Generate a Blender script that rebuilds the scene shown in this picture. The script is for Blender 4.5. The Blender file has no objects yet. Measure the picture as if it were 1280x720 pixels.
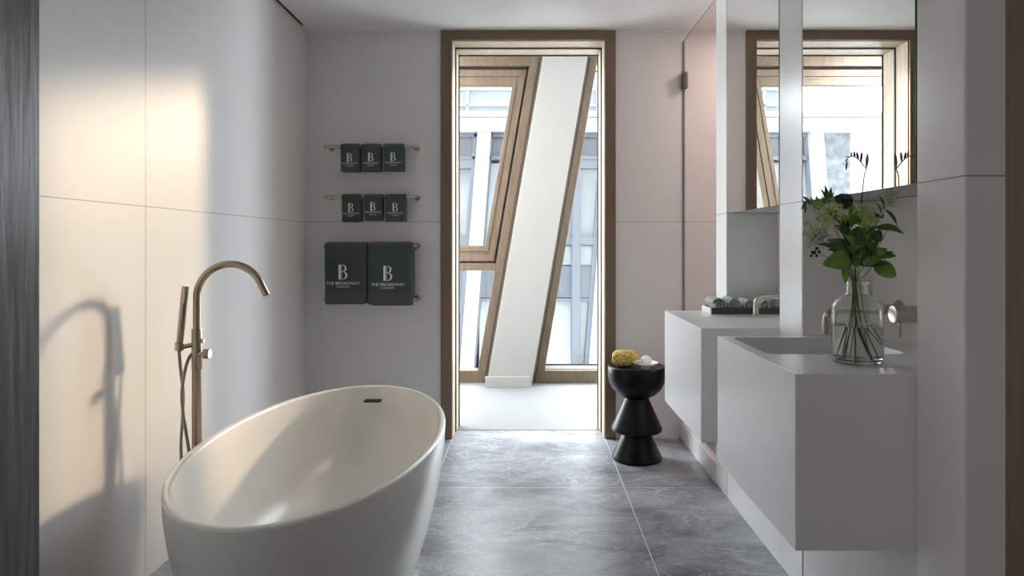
import bpy, bmesh, math, random
from mathutils import Vector, Matrix, noise
random.seed(7)
C = bpy.context.scene.collection
PI = math.pi
F = 860.0; VX = 661.0; VY = 305.5; CH = 1.19      # lens and horizon of the photograph

# ------------------------------------------------------------------ helpers
def P(px, py, y):
    return Vector(((px-VX)*y/F, y, CH+(VY-py)*y/F))

def mat(name, col, rough=0.5, metal=0.0, **kw):
    m = bpy.data.materials.new(name); m.use_nodes = True
    b = m.node_tree.nodes['Principled BSDF']
    b.inputs['Base Color'].default_value = (*col, 1)
    b.inputs['Roughness'].default_value = rough
    b.inputs['Metallic'].default_value = metal
    for k, v in kw.items():
        b.inputs[k].default_value = v
    return m

def nodes(m):
    return m.node_tree.nodes, m.node_tree.links, m.node_tree.nodes['Principled BSDF']

def add_noise_color(m, c1, c2, scale=(1, 1, 1), nscale=4.0, detail=6, lo=0.35, hi=0.65, bump=0.0, rough=None, dist=0.0):
    N, L, b = nodes(m)
    tc = N.new('ShaderNodeTexCoord'); mp = N.new('ShaderNodeMapping')
    mp.inputs['Scale'].default_value = scale
    L.new(tc.outputs['Object'], mp.inputs['Vector'])
    nz = N.new('ShaderNodeTexNoise'); nz.inputs['Scale'].default_value = nscale; nz.inputs['Detail'].default_value = detail
    nz.inputs['Distortion'].default_value = dist
    L.new(mp.outputs[0], nz.inputs['Vector'])
    r = N.new('ShaderNodeValToRGB')
    r.color_ramp.elements[0].position = lo; r.color_ramp.elements[0].color = (*c1, 1)
    r.color_ramp.elements[1].position = hi; r.color_ramp.elements[1].color = (*c2, 1)
    L.new(nz.outputs['Fac'], r.inputs[0]); L.new(r.outputs[0], b.inputs['Base Color'])
    if bump:
        bp = N.new('ShaderNodeBump'); bp.inputs['Strength'].default_value = bump; bp.inputs['Distance'].default_value = 0.002
        L.new(nz.outputs['Fac'], bp.inputs['Height']); L.new(bp.outputs[0], b.inputs['Normal'])
    if rough:
        mr = N.new('ShaderNodeMapRange'); mr.inputs['To Min'].default_value = rough[0]; mr.inputs['To Max'].default_value = rough[1]
        L.new(nz.outputs['Fac'], mr.inputs['Value']); L.new(mr.outputs[0], b.inputs['Roughness'])
    return m, r, nz

def add_joints(m, src, joints, col=(0.33, 0.33, 0.33)):
    """joints: list of (axis, coordinate, half width); thin grout or shadow-gap lines between panels"""
    N, L, b = nodes(m)
    tc = N.new('ShaderNodeTexCoord'); sx = N.new('ShaderNodeSeparateXYZ'); L.new(tc.outputs['Object'], sx.inputs[0])
    prev = src
    for ax, c, w in joints:
        s = N.new('ShaderNodeMath'); s.operation = 'SUBTRACT'; s.inputs[1].default_value = c; L.new(sx.outputs[ax], s.inputs[0])
        a = N.new('ShaderNodeMath'); a.operation = 'ABSOLUTE'; L.new(s.outputs[0], a.inputs[0])
        l = N.new('ShaderNodeMath'); l.operation = 'LESS_THAN'; l.inputs[1].default_value = w; L.new(a.outputs[0], l.inputs[0])
        mx = N.new('ShaderNodeMix'); mx.data_type = 'RGBA'
        L.new(l.outputs[0], mx.inputs['Factor']); L.new(prev, mx.inputs['A']); mx.inputs['B'].default_value = (*col, 1)
        prev = mx.outputs['Result']
    L.new(prev, b.inputs['Base Color'])

def box(bm, x0, x1, y0, y1, z0, z1, mi=0):
    v = [bm.verts.new((x, y, z)) for x in (x0, x1) for y in (y0, y1) for z in (z0, z1)]
    q = [(0, 1, 3, 2), (4, 6, 7, 5), (0, 4, 5, 1), (2, 3, 7, 6), (0, 2, 6, 4), (1, 5, 7, 3)]
    for f in q:
        fc = bm.faces.new([v[i] for i in f]); fc.material_index = mi
    return v

def prism(bm, pts, y0, y1):
    """pts: (x, z) outline, extruded between two y"""
    a = [bm.verts.new((x, y0, z)) for x, z in pts]; b = [bm.verts.new((x, y1, z)) for x, z in pts]
    n = len(pts)
    bm.faces.new(a); bm.faces.new(b[::-1])
    for i in range(n):
        bm.faces.new((a[i], b[i], b[(i+1) % n], a[(i+1) % n]))

def lathe(bm, prof, seg=48, c=(0, 0, 0), axis='Z', close=False):
    """prof: (r, h)"""
    rings = []
    for r, h in prof:
        ring = []
        if r < 1e-6:
            p = {'Z': (0, 0, h), 'X': (h, 0, 0), 'Y': (0, h, 0)}[axis]
            ring = [bm.verts.new(Vector(p)+Vector(c))]
        else:
            for i in range(seg):
                t = 2*PI*i/seg; u, w = r*math.cos(t), r*math.sin(t)
                p = {'Z': (u, w, h), 'X': (h, u, w), 'Y': (w, h, u)}[axis]
                ring.append(bm.verts.new(Vector(p)+Vector(c)))
        rings.append(ring)
    for a, b in zip(rings[:-1], rings[1:]):
        if len(a) == 1 and len(b) == 1: continue
        if len(a) == 1:
            for i in range(seg): bm.faces.new((a[0], b[(i+1) % seg], b[i]))
        elif len(b) == 1:
            for i in range(seg): bm.faces.new((a[i], a[(i+1) % seg], b[0]))
        else:
            for i in range(seg): bm.faces.new((a[i], a[(i+1) % seg], b[(i+1) % seg], b[i]))

def tube(bm, pts, rad, seg=12, caps=True):
    """pts: list of Vectors, rad: number or list"""
    pts = [Vector(p) for p in pts]; n = len(pts)
    rads = rad if isinstance(rad, (list, tuple)) else [rad]*n
    rings = []; up = None
    for i, p in enumerate(pts):
        d = (pts[min(i+1, n-1)]-pts[max(i-1, 0)]).normalized()
        if up is None:
            up = Vector((0, 1, 0)) if abs(d.y) < 0.9 else Vector((1, 0, 0))
        u = (up - d*up.dot(d)).normalized(); v = d.cross(u); up = u
        rings.append([bm.verts.new(p+(u*math.cos(2*PI*k/seg)+v*math.sin(2*PI*k/seg))*rads[i]) for k in range(seg)])
    for a, b in zip(rings[:-1], rings[1:]):
        for k in range(seg): bm.faces.new((a[k], a[(k+1) % seg], b[(k+1) % seg], b[k]))
    if caps:
        bm.faces.new(rings[0][::-1]); bm.faces.new(rings[-1])

def smooth_path(pts, n=8):
    pts = [Vector(p) for p in pts]; out = []
    q = [pts[0]*2-pts[1]]+pts+[pts[-1]*2-pts[-2]]
    for i in range(1, len(q)-2):
        for k in range(n):
            t = k/n; a, b, c, d = q[i-1], q[i], q[i+1], q[i+2]
            out.append(0.5*((2*b)+(c-a)*t+(2*a-5*b+4*c-d)*t*t+(3*b-a-3*c+d)*t**3))
    out.append(pts[-1]); return out

def ball(bm, c, r, sc=(1, 1, 1), sub=2, jit=0.0, nsc=20):
    ret = bmesh.ops.create_icosphere(bm, subdivisions=sub, radius=1.0)
    for v in ret['verts']:
        d = v.co.copy(); k = 1+jit*noise.noise(d*nsc*0.1+Vector(c)*13)
        v.co = Vector(c)+Vector((d.x*r*sc[0]*k, d.y*r*sc[1]*k, d.z*r*sc[2]*k))
    return ret['verts']

def obj(name, bm, m, parent=None, smooth=False, bevel=0.0, bseg=3, angle=35, at=None):
    bmesh.ops.recalc_face_normals(bm, faces=bm.faces)
    me = bpy.data.meshes.new(name)
    if at is not None:
        bmesh.ops.translate(bm, verts=bm.verts, vec=-Vector(at))
    bm.to_mesh(me); bm.free()
    ms = m if isinstance(m, (list, tuple)) else [m]
    for x in ms: me.materials.append(x)
    o = bpy.data.objects.new(name, me); C.objects.link(o)
    if at is not None: o.location = at
    if parent is not None:
        o.parent = parent
        o.matrix_parent_inverse = Matrix.Translation(-Vector(parent.location)) if at is None else Matrix.Identity(4)
    if bevel:
        md = o.modifiers.new('bevel', 'BEVEL'); md.width = bevel; md.segments = bseg; md.limit_method = 'ANGLE'; md.angle_limit = math.radians(35)
        smooth = True
    if smooth:
        for p in me.polygons: p.use_smooth = True
        me.set_sharp_from_angle(angle=math.radians(angle)) if not bevel else None
        if bevel:
            wn = o.modifiers.new('wn', 'WEIGHTED_NORMAL'); wn.keep_sharp = False
    return o

def thing(name, label, cat, loc=(0, 0, 0), group=None):
    o = bpy.data.objects.new(name, None); C.objects.link(o); o.location = loc
    o.empty_display_size = 0.05
    o['label'] = label; o['category'] = cat
    if group: o['group'] = group
    return o

def tag(o, label, cat, group=None):
    o['label'] = label; o['category'] = cat
    if group: o['group'] = group
    return o

def struct(name, bm, m, **kw):
    o = obj(name, bm, m, **kw); o['kind'] = 'structure'; return o

NB = bmesh.new

# ------------------------------------------------------------------ materials
def panel_mat(name, joints, base=0.68, tint=(1.0, 0.992, 0.985), rough=(0.30, 0.36), spec=0.5):
    c1 = tuple(base*0.975*t for t in tint); c2 = tuple(base*1.02*t for t in tint)
    m = mat(name, c1, **{'Specular IOR Level': spec})
    _, r, nz = add_noise_color(m, c1, c2, scale=(2.2, 2.2, 0.3), nscale=1.6, detail=3, lo=0.25, hi=0.75, rough=rough, bump=0.0)
    add_joints(m, r.outputs[0], joints)
    return m

M_left = panel_mat('porcelain_left', [(1, 2.447, 0.0022), (2, 1.325, 0.0016)], rough=(0.33, 0.39), spec=0.22)
M_back = panel_mat('porcelain_back', [(2, 1.329, 0.0016)], base=0.70)
M_right = panel_mat('porcelain_right', [(2, 1.3365, 0.0018)], base=0.80, rough=(0.20, 0.26), spec=0.7)
M_base = panel_mat('porcelain_plinth', [(1, 2.47, 0.0015), (1, 3.40, 0.0015), (1, 1.652, 0.0015)], base=0.80)
M_ceil = mat('ceiling_paint', (0.74, 0.74, 0.73), 0.75)
M_white = mat('white_render', (0.86, 0.86, 0.85), 0.7)
M_dark = mat('shadow_gap', (0.02, 0.02, 0.02), 0.8)

def floor_mat():
    m = mat('grey_marble_tile', (0.1, 0.1, 0.1), 0.3, IOR=1.66)
    N, L, b = nodes(m)
    tc = N.new('ShaderNodeTexCoord')
    n1 = N.new('ShaderNodeTexNoise'); n1.inputs['Scale'].default_value = 2.6; n1.inputs['Detail'].default_value = 10; n1.inputs['Roughness'].default_value = 0.68; n1.inputs['Distortion'].default_value = 0.6
    n2 = N.new('ShaderNodeTexNoise'); n2.inputs['Scale'].default_value = 3.4; n2.inputs['Detail'].default_value = 8; n2.inputs['Roughness'].default_value = 0.62; n2.inputs['Distortion'].default_value = 1.2
    n3 = N.new('ShaderNodeTexNoise'); n3.inputs['Scale'].default_value = 45; n3.inputs['Detail'].default_value = 4
    mp = N.new('ShaderNodeMapping'); mp.inputs['Rotation'].default_value = (0, 0, 0.6); mp.inputs['Scale'].default_value = (1, 1.7, 1)
    L.new(tc.outputs['Object'], mp.inputs[0])
    for n in (n1, n2, n3): L.new(mp.outputs[0], n.inputs['Vector'])
    r1 = N.new('ShaderNodeValToRGB'); e = r1.color_ramp.elements
    e[0].position = 0.34; e[0].color = (0.115, 0.122, 0.142, 1); e[1].position = 0.68; e[1].color = (0.42, 0.435, 0.48, 1)
    L.new(n1.outputs['Fac'], r1.inputs[0])
    s = N.new('ShaderNodeMath'); s.operation = 'SUBTRACT'; s.inputs[1].default_value = 0.5; L.new(n2.outputs['Fac'], s.inputs[0])
    a = N.new('ShaderNodeMath'); a.operation = 'ABSOLUTE'; L.new(s.outputs[0], a.inputs[0])
    r2 = N.new('ShaderNodeValToRGB'); e = r2.color_ramp.elements
    e[0].position = 0.0; e[0].color = (0.60, 0.60, 0.60, 1); e[1].position = 0.022; e[1].color = (0, 0, 0, 1)
    L.new(a.outputs[0], r2.inputs[0])
    # veins appear only here and there
    n4 = N.new('ShaderNodeTexNoise'); n4.inputs['Scale'].default_value = 1.7; L.new(tc.outputs['Object'], n4.inputs['Vector'])
    r4 = N.new('ShaderNodeValToRGB'); r4.color_ramp.elements[0].position = 0.36; r4.color_ramp.elements[1].position = 0.56
    L.new(n4.outputs['Fac'], r4.inputs[0])
    vm = N.new('ShaderNodeMath'); vm.operation = 'MULTIPLY'; L.new(r2.outputs[0], vm.inputs[0]); L.new(r4.outputs[0], vm.inputs[1])
    mx = N.new('ShaderNodeMix'); mx.data_type = 'RGBA'; L.new(vm.outputs[0], mx.inputs['Factor'])
    L.new(r1.outputs[0], mx.inputs['A']); mx.inputs['B'].default_value = (0.62, 0.63, 0.66, 1)
    mx2 = N.new('ShaderNodeMix'); mx2.data_type = 'RGBA'; mx2.blend_type = 'OVERLAY'; mx2.inputs['Factor'].default_value = 0.5
    L.new(mx.outputs['Result'], mx2.inputs['A']); L.new(n3.outputs['Fac'], mx2.inputs['B'])
    js = [(0, -0.47, 0.0026), (0, 0.467, 0.0026), (1, 3.366, 0.0016), (1, 2.166, 0.0018), (1, 0.966, 0.0018), (0, -1.407, 0.0016)]
    add_joints(m, mx2.outputs['Result'], js, (0.75, 0.75, 0.76))
    mr = N.new('ShaderNodeMapRange'); mr.inputs['To Min'].default_value = 0.27; mr.inputs['To Max'].default_value = 0.40
    L.new(n1.outputs['Fac'], mr.inputs['Value']); L.new(mr.outputs[0], b.inputs['Roughness'])
    bp = N.new('ShaderNodeBump'); bp.inputs['Strength'].default_value = 0.22; bp.inputs['Distance'].default_value = 0.003
    L.new(n1.outputs['Fac'], bp.inputs['Height']); L.new(bp.outputs[0], b.inputs['Normal'])
    return m
M_floor = floor_mat()

M_bronze = mat('dark_bronze_frame', (0.20, 0.14, 0.10), 0.42, 0.35)
M_tan = mat('bronze_window_frame', (0.34, 0.235, 0.14), 0.45, 0.25)
add_noise_color(M_tan, (0.10, 0.068, 0.043), (0.135, 0.094, 0.06), scale=(1, 1, 0.2), nscale=30, detail=3)
M_line = mat('dark_gasket', (0.025, 0.02, 0.018), 0.6)
M_lining = mat('pale_oak_lining', (0.66, 0.56, 0.44), 0.5)
add_noise_color(M_lining, (0.40, 0.315, 0.225), (0.48, 0.41, 0.33), scale=(6, 6, 0.6), nscale=5, detail=6)
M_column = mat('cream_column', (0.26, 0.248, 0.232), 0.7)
M_vanity = mat('matt_grey_white_vanity', (0.80, 0.80, 0.815), 0.28, **{'Specular IOR Level': 0.9})
M_basin = mat('white_basin', (0.68, 0.68, 0.68), 0.25)
M_tub = mat('white_stone_resin', (0.90, 0.88, 0.84), 0.24)
M_nickel = mat('brushed_nickel', (0.44, 0.37, 0.30), 0.26, 1.0)
M_nickel2 = mat('brushed_steel', (0.52, 0.46, 0.41), 0.25, 1.0)
M_hose = mat('metal_hose', (0.42, 0.37, 0.32), 0.35, 1.0)
N_, L_, b_ = nodes(M_hose)
_tc = N_.new('ShaderNodeTexCoord'); _w = N_.new('ShaderNodeTexWave'); _w.bands_direction = 'Z'; _w.inputs['Scale'].default_value = 90
L_.new(_tc.outputs['Object'], _w.inputs['Vector']); _b = N_.new('ShaderNodeBump'); _b.inputs['Strength'].default_value = 0.8; _b.inputs['Distance'].default_value = 0.002
L_.new(_w.outputs['Fac'], _b.inputs['Height']); L_.new(_b.outputs[0], b_.inputs['Normal'])
M_black = mat('black_lacquer', (0.004, 0.004, 0.004), 0.36, **{'Specular IOR Level': 0.22})
M_mirror = mat('mirror_silver', (0.90, 0.91, 0.91), 0.0, 1.0)
M_green = mat('mirror_glass_edge', (0.03, 0.13, 0.08), 0.2)
M_grey = mat('cabinet_grey', (0.50, 0.49, 0.48), 0.4)
M_alu = mat('cabinet_aluminium', (0.42, 0.38, 0.35), 0.4, 0.6)

def thin_glass(name, tint=(1, 1, 1), refl=0.04):
    m = bpy.data.materials.new(name); m.use_nodes = True
    N = m.node_tree.nodes; L = m.node_tree.links; N.clear()
    out = N.new('ShaderNodeOutputMaterial'); t = N.new('ShaderNodeBsdfTransparent'); t.inputs[0].default_value = (*tint, 1)
    g = N.new('ShaderNodeBsdfGlossy'); g.inputs['Roughness'].default_value = 0.0
    fr = N.new('ShaderNodeFresnel'); fr.inputs[0].default_value = 1.45
    mx = N.new('ShaderNodeMixShader')
    ge = N.new('ShaderNodeNewGeometry'); iv = N.new('ShaderNodeMath'); iv.operation = 'SUBTRACT'; iv.inputs[0].default_value = 1.0
    mu = N.new('ShaderNodeMath'); mu.operation = 'MULTIPLY'
    L.new(ge.outputs['Backfacing'], iv.inputs[1]); L.new(iv.outputs[0], mu.inputs[0]); L.new(fr.outputs[0], mu.inputs[1])
    L.new(mu.outputs[0], mx.inputs[0]); L.new(t.outputs[0], mx.inputs[1]); L.new(g.outputs[0], mx.inputs[2]); L.new(mx.outputs[0], out.inputs[0])
    return m
M_pane = thin_glass('window_glass', (0.97, 0.985, 0.98))
M_shower = thin_glass('shower_glass', (0.985, 0.945, 0.93))
M_glass = mat('clear_glass', (0.97, 0.99, 0.98), 0.0, 0.0, **{'Transmission Weight': 1.0, 'IOR': 1.45})
M_water = mat('water', (0.96, 0.98, 0.96), 0.0, 0.0, **{'Transmission Weight': 1.0, 'IOR': 1.33})

def wood_dark(name, c1, c2, rough=0.45):
    m = mat(name, c1, rough)
    add_noise_color(m, c1, c2, scale=(9, 9, 0.7), nscale=7, detail=8, bump=0.5, dist=0.4, lo=0.35, hi=0.7)
    return m
M_jamb_l = wood_dark('weathered_grey_wood', (0.13, 0.122, 0.118), (0.25, 0.24, 0.24), 0.36)
M_jamb_r = wood_dark('walnut_brown', (0.12, 0.068, 0.042), (0.16, 0.10, 0.065), 0.5)

def cloth(name, c, scale=900):
    m = mat(name, c, 0.95); N, L, b = nodes(m)
    b.inputs['Sheen Weight'].default_value = 0.25; b.inputs['Sheen Roughness'].default_value = 0.6
    tc = N.new('ShaderNodeTexCoord'); nz = N.new('ShaderNodeTexNoise'); nz.inputs['Scale'].default_value = scale
    L.new(tc.outputs['Object'], nz.inputs['Vector'])
    bp = N.new('ShaderNodeBump'); bp.inputs['Strength'].default_value = 0.6; bp.inputs['Distance'].default_value = 0.0015
    L.new(nz.outputs['Fac'], bp.inputs['Height']); L.new(bp.outputs[0], b.inputs['Normal'])
    return m
M_towel = cloth('dark_green_towelling', (0.050, 0.072, 0.064))
M_towelband = cloth('towel_band', (0.066, 0.084, 0.078))
M_roll = cloth('grey_green_towelling', (0.36, 0.41, 0.39))
M_print = mat('white_print', (0.92, 0.92, 0.90), 0.8)
M_tray = mat('dark_brown_tray', (0.05, 0.036, 0.028), 0.35)
M_trayend = mat('pale_tray_end', (0.75, 0.74, 0.72), 0.5)
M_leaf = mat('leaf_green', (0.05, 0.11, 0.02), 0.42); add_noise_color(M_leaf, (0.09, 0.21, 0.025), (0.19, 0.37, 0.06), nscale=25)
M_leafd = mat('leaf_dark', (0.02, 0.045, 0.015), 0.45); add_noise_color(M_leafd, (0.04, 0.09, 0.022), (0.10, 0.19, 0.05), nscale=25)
M_stem = mat('stem_green', (0.18, 0.32, 0.06), 0.5)
M_stemd = mat('stem_dark', (0.05, 0.05, 0.03), 0.5)
M_pale = mat('pale_green_flower', (0.33, 0.44, 0.17), 0.6); add_noise_color(M_pale, (0.28, 0.44, 0.08), (0.64, 0.76, 0.33), nscale=60)
M_cream = mat('greenish_white_flower', (0.6, 0.66, 0.48), 0.6); add_noise_color(M_cream, (0.30, 0.42, 0.18), (0.72, 0.76, 0.6), nscale=80)
M_petal = mat('white_petal', (0.80, 0.80, 0.74), 0.6)
M_plum = mat('plum_flower', (0.05, 0.045, 0.055), 0.7); add_noise_color(M_plum, (0.02, 0.018, 0.025), (0.12, 0.11, 0.13), nscale=90)
M_bud = mat('grey_violet_bud', (0.17, 0.15, 0.18), 0.6); add_noise_color(M_bud, (0.10, 0.09, 0.11), (0.26, 0.24, 0.27), nscale=50)
M_berry = mat('dark_berry', (0.01, 0.008, 0.014), 0.25)
M_soap = mat('cream_soap', (0.85, 0.83, 0.78), 0.45, **{'Subsurface Weight': 0.15})
M_soap2 = mat('pinkish_soap', (0.60, 0.42, 0.34), 0.5)
M_dish = mat('white_porcelain_dish', (0.80, 0.79, 0.77), 0.15)
def sponge_mat():
    m = mat('sea_sponge', (0.72, 0.48, 0.12), 0.95); N, L, b = nodes(m)
    tc = N.new('ShaderNodeTexCoord'); v = N.new('ShaderNodeTexVoronoi'); v.inputs['Scale'].default_value = 110; v.inputs['Randomness'].default_value = 1
    L.new(tc.outputs['Object'], v.inputs['Vector'])
    r = N.new('ShaderNodeValToRGB'); e = r.color_ramp.elements
    e[0].position = 0.16; e[0].color = (0.12, 0.06, 0.012, 1); e[1].position = 0.42; e[1].color = (0.80, 0.56, 0.17, 1)
    L.new(v.outputs['Distance'], r.inputs[0]); L.new(r.outputs[0], b.inputs['Base Color'])
    bp = N.new('ShaderNodeBump'); bp.inputs['Strength'].default_value = 1.0; bp.inputs['Distance'].default_value = 0.008
    L.new(v.outputs['Distance'], bp.inputs['Height']); L.new(bp.outputs[0], b.inputs['Normal'])
    return m
M_sponge = sponge_mat()

# ------------------------------------------------------------------ room shell
XL = -1.363; XR = 0.93; YB = 4.216; ZC = 2.5; NX = 1.166
FD = 0.80                                   # room-side face of the wall we look through
bm = NB(); box(bm, -3.0, 3.2, -4.2, 4.40, -0.08, 0.0); struct('floor', bm, M_floor)
bm = NB()
box(bm, XL+0.02, 2.05, FD-0.2, YB, ZC, ZC+0.12)           # main slab, a slot is left along the left wall
box(bm, XL, XL+0.02, 4.12, YB, ZC, ZC+0.12)
box(bm, XL, XL+0.02, FD-0.2, 4.12, ZC+0.09, ZC+0.12)
struct('ceiling', bm, M_ceil)
bm = NB(); box(bm, XL+0.0005, XL+0.0195, 1.0, 4.119, ZC+0.004, ZC+0.089)
tag(obj('air_slot', bm, M_dark), 'thin black linear ventilation slot where ceiling meets the tall left wall', 'vent')
bm = NB(); box(bm, XL-0.12, XL, FD-0.2, YB, 0, ZC+0.12); struct('wall_left', bm, M_left)
# back wall with the door opening
OX0, OX1, OZ = -0.485, 0.481, 2.4525
bm = NB()
box(bm, -3.3, OX0, YB, 4.50, 0, 2.95); box(bm, OX1, 3.0, YB, 4.50, 0, 2.95); box(bm, OX0, OX1, YB, 4.50, OZ, 2.95)
struct('wall_back', bm, M_back)
# small cornice bead along the back wall
bm = NB(); box(bm, XL, 2.0, YB-0.006, YB, ZC-0.010, ZC); struct('trim_1', bm, M_ceil)
# right wall: three piers, niche backs, low base under the vanities
bm = NB()
for y0, y1, x1 in ((1.468, 1.652, 1.72), (2.34, 2.555, 1.4), (3.238, 3.418, 2.1)):
    box(bm, XR, x1, y0, y1, 0, ZC)
box(bm, NX, 1.4, 1.652, 2.34, 0, ZC); box(bm, NX, 1.4, 2.555, 3.238, 0, ZC)
box(bm, 1.6, 1.72, FD, 1.468, 0, ZC)
struct('wall_right', bm, M_right, bevel=0.006, bseg=3)
bm = NB(); box(bm, XR+0.004, NX, 1.652, 2.34, 0, 0.4505); box(bm, XR+0.004, NX, 2.555, 3.238, 0, 0.4505)
struct('baseboard_right', bm, M_base)
bm = NB(); box(bm, XR, XR+0.04, 3.418, YB, 0, 0.10); struct('trim_2', bm, M_base, bevel=0.002)
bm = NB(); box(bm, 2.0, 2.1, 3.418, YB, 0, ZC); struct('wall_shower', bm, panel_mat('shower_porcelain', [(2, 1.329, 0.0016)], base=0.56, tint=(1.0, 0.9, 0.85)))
# front wall with the doorway the room is seen through
bm = NB(); JL, JR = -0.571, 0.5555
box(bm, -3.0, JL-0.05, FD-0.2, FD, 0, ZC); box(bm, JR+0.05, 3.0, FD-0.2, FD, 0, ZC); box(bm, JL-0.05, JR+0.05, FD-0.2, FD, 2.15, ZC)
struct('wall_front', bm, M_white)
bm = NB(); box(bm, JL-0.05, JL, FD-0.22, FD+0.004, 0, 2.15); struct('door_1', bm, M_jamb_l, bevel=0.002)
bm = NB(); box(bm, JR, JR+0.05, FD-0.22, FD+0.004, 0, 2.15); struct('door_2', bm, M_jamb_r, bevel=0.003)
bm = NB(); box(bm, JL-0.05, JR+0.05, FD-0.22, FD+0.004, 2.1, 2.15); struct('trim_3', bm, M_jamb_r)
# room behind the camera
bm = NB()
box(bm, -3.1, -3.0, -4.2, FD-0.2, 0, 2.6); box(bm, 3.0, 3.1, -4.2, FD-0.2, 0, 2.6)
box(bm, -3.0, -1.2, -4.3, -4.2, 0, 2.6); box(bm, 1.2, 3.0, -4.3, -4.2, 0, 2.6); box(bm, -1.2, 1.2, -4.3, -4.2, 0, 2.6)
M_hall = mat('hall_paint', (0.75, 0.73, 0.70), 0.8)
struct('wall_hall', bm, M_hall)
bm = NB(); box(bm, -3.0, 3.0, -4.2, FD-0.2, 2.6, 2.7); box(bm, -3.0, 3.0, FD-0.2, FD-0.1, 2.5, 2.7); struct('ceiling_hall', bm, M_hall)

# ------------------------------------------------------------------ doorway in the back wall
bm = NB(); cz = CH+(VY-36)/204
o0, o1 = (551-VX)/204, (769.5-VX)/204
i0, i1, iz = -0.470, 0.466, 2.4405
prism(bm, [(o0, 0), (i0, 0), (i0, cz), (o0, cz)], YB-0.012, YB)
prism(bm, [(i1, 0), (o1, 0), (o1, cz), (i1, cz)], YB-0.012, YB)
prism(bm, [(i0, iz), (i1, iz), (i1, cz), (i0, cz)], YB-0.012, YB)
struct('door_3', bm, M_bronze, bevel=0.0015)
def portal_ring(bm, x0, x1, z, w, y0, y1):
    box(bm, x0-w, x0, y0, y1, 0, z+w); box(bm, x1, x1+w, y0, y1, 0, z+w); box(bm, x0, x1, y0, y1, z, z+w)
bm = NB(); portal_ring(bm, -0.4735, 0.4695, 2.444, 0.0075, YB-0.002, 4.225); struct('trim_4', bm, M_line)
bm = NB(); portal_ring(bm, -0.467, 0.463, 2.4375, 0.0135, 4.225, 4.362); struct('trim_5', bm, M_lining)
bm = NB(); portal_ring(bm, -0.461, 0.457, 2.4315, 0.019, 4.362, 4.372); struct('trim_6', bm, M_line)
bm = NB(); portal_ring(bm, -0.459, 0.455, 2.4285, 0.021, 4.372, 4.502); struct('trim_7', bm, M_lining)
bm = NB(); portal_ring(bm, -0.452, 0.448, 2.4215, 0.027, 4.502, 4.51); struct('trim_8', bm, M_line)

# ------------------------------------------------------------------ glazed room behind the doorway
WY = 5.95; WS = F/WY
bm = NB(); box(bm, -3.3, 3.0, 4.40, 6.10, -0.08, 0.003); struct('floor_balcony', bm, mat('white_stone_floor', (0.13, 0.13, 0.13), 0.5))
bm = NB(); box(bm, -3.42, -3.3, 4.3, 6.10, 0, 2.95); box(bm, 3.0, 3.12, 4.3, 6.10, 0, 2.95); struct('wall_balcony', bm, M_white)
bm = NB(); box(bm, -3.42, 3.12, 4.50, 6.10, 2.90, 3.0); struct('ceiling_balcony', bm, M_white)
def W(px, py): return ((px-VX)/WS, CH+(VY-py)/WS)
def E(py): return 679-0.17*(py-68.6)
def E2(py): return 735-0.17*(py-68.6)
def quad(f0, f1, ya, yb):   # slanted band between two lines over a range of rows
    return [W(f0(yb), yb), W(f1(yb), yb), W(f1(ya), ya), W(f0(ya), ya)]
TOP, BOT = 57.0, 477.5
LFT = 660.0-3.28*WS
# left window
bm = NB()
prism(bm, quad(lambda p: E(p)-14.5, lambda p: E(p)+8, TOP, BOT), 5.90, 6.02)
prism(bm, [W(LFT, 84.5), W(E(84.5)-14.5, 84.5), W(E(TOP)-14.5, TOP), W(LFT, TOP)], 5.90, 6.02)
prism(bm, [W(LFT, 338), W(E(338)-14.5, 338), W(E(329)-14.5, 329), W(LFT, 329)], 5.90, 6.02)
prism(bm, [W(LFT, BOT), W(E(BOT)-14.5, BOT), W(E(462)-14.5, 462), W(LFT, 462)], 5.90, 6.02)
prism(bm, [W(LFT, BOT), W(LFT+12, BOT), W(LFT+12, TOP), W(LFT, TOP)], 5.901, 6.02)
w1 = struct('window_1', bm, M_tan, bevel=0.003, bseg=2)
bm = NB()   # opening sash: outer band and inner bead
def ring_slant(bm, a, b, ya, yb, t, y0, y1):
    """slanted-sided frame: outer right edge E-a, band width b-a; rows ya..yb, rail height t"""
    prism(bm, quad(lambda p: E(p)-b, lambda p: E(p)-a, ya, yb), y0, y1)
    prism(bm, [W(LFT+13, ya+t), W(E(ya+t)-b, ya+t), W(E(ya)-b, ya), W(LFT+13, ya)], y0, y1)
    prism(bm, [W(LFT+13, yb), W(E(yb)-b, yb), W(E(yb-t)-b, yb-t), W(LFT+13, yb-t)], y0, y1)
ring_slant(bm, 17.5, 24, 87.5, 326.5, 8.5, 5.935, 6.01)
ring_slant(bm, 24, 27.0, 96, 318, 3.5, 5.945, 6.01)
ring_slant(bm, 27.0, 32.0, 99.5, 314.5, 7.5, 5.938, 6.01)
o = obj('sash', bm, M_tan, w1, bevel=0.0025, bseg=2)
bm = NB()
prism(bm, quad(lambda p: E(p)-18, lambda p: E(p)-14, 84, 329.5), 5.96, 6.0)
prism(bm, [W(LFT+13, 88), W(E(88)-17, 88), W(E(84)-17, 84), W(LFT+13, 84)], 5.96, 6.0)
prism(bm, [W(LFT+13, 329.5), W(E(329)-17, 329.5), W(E(326)-17, 326), W(LFT+13, 326)], 5.96, 6.0)
prism(bm, quad(lambda p: E(p)-4.5, lambda p: E(p)-2.5, TOP, BOT), 5.895, 5.899)
obj('gasket', bm, M_line, w1)
bm = NB()
prism(bm, [W(LFT+12, 308), W(E(308)-31, 308), W(E(106)-31, 106), W(LFT+12, 106)], 5.975, 5.981)
obj('upper_pane', bm, M_pane, w1)
bm = NB()
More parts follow.
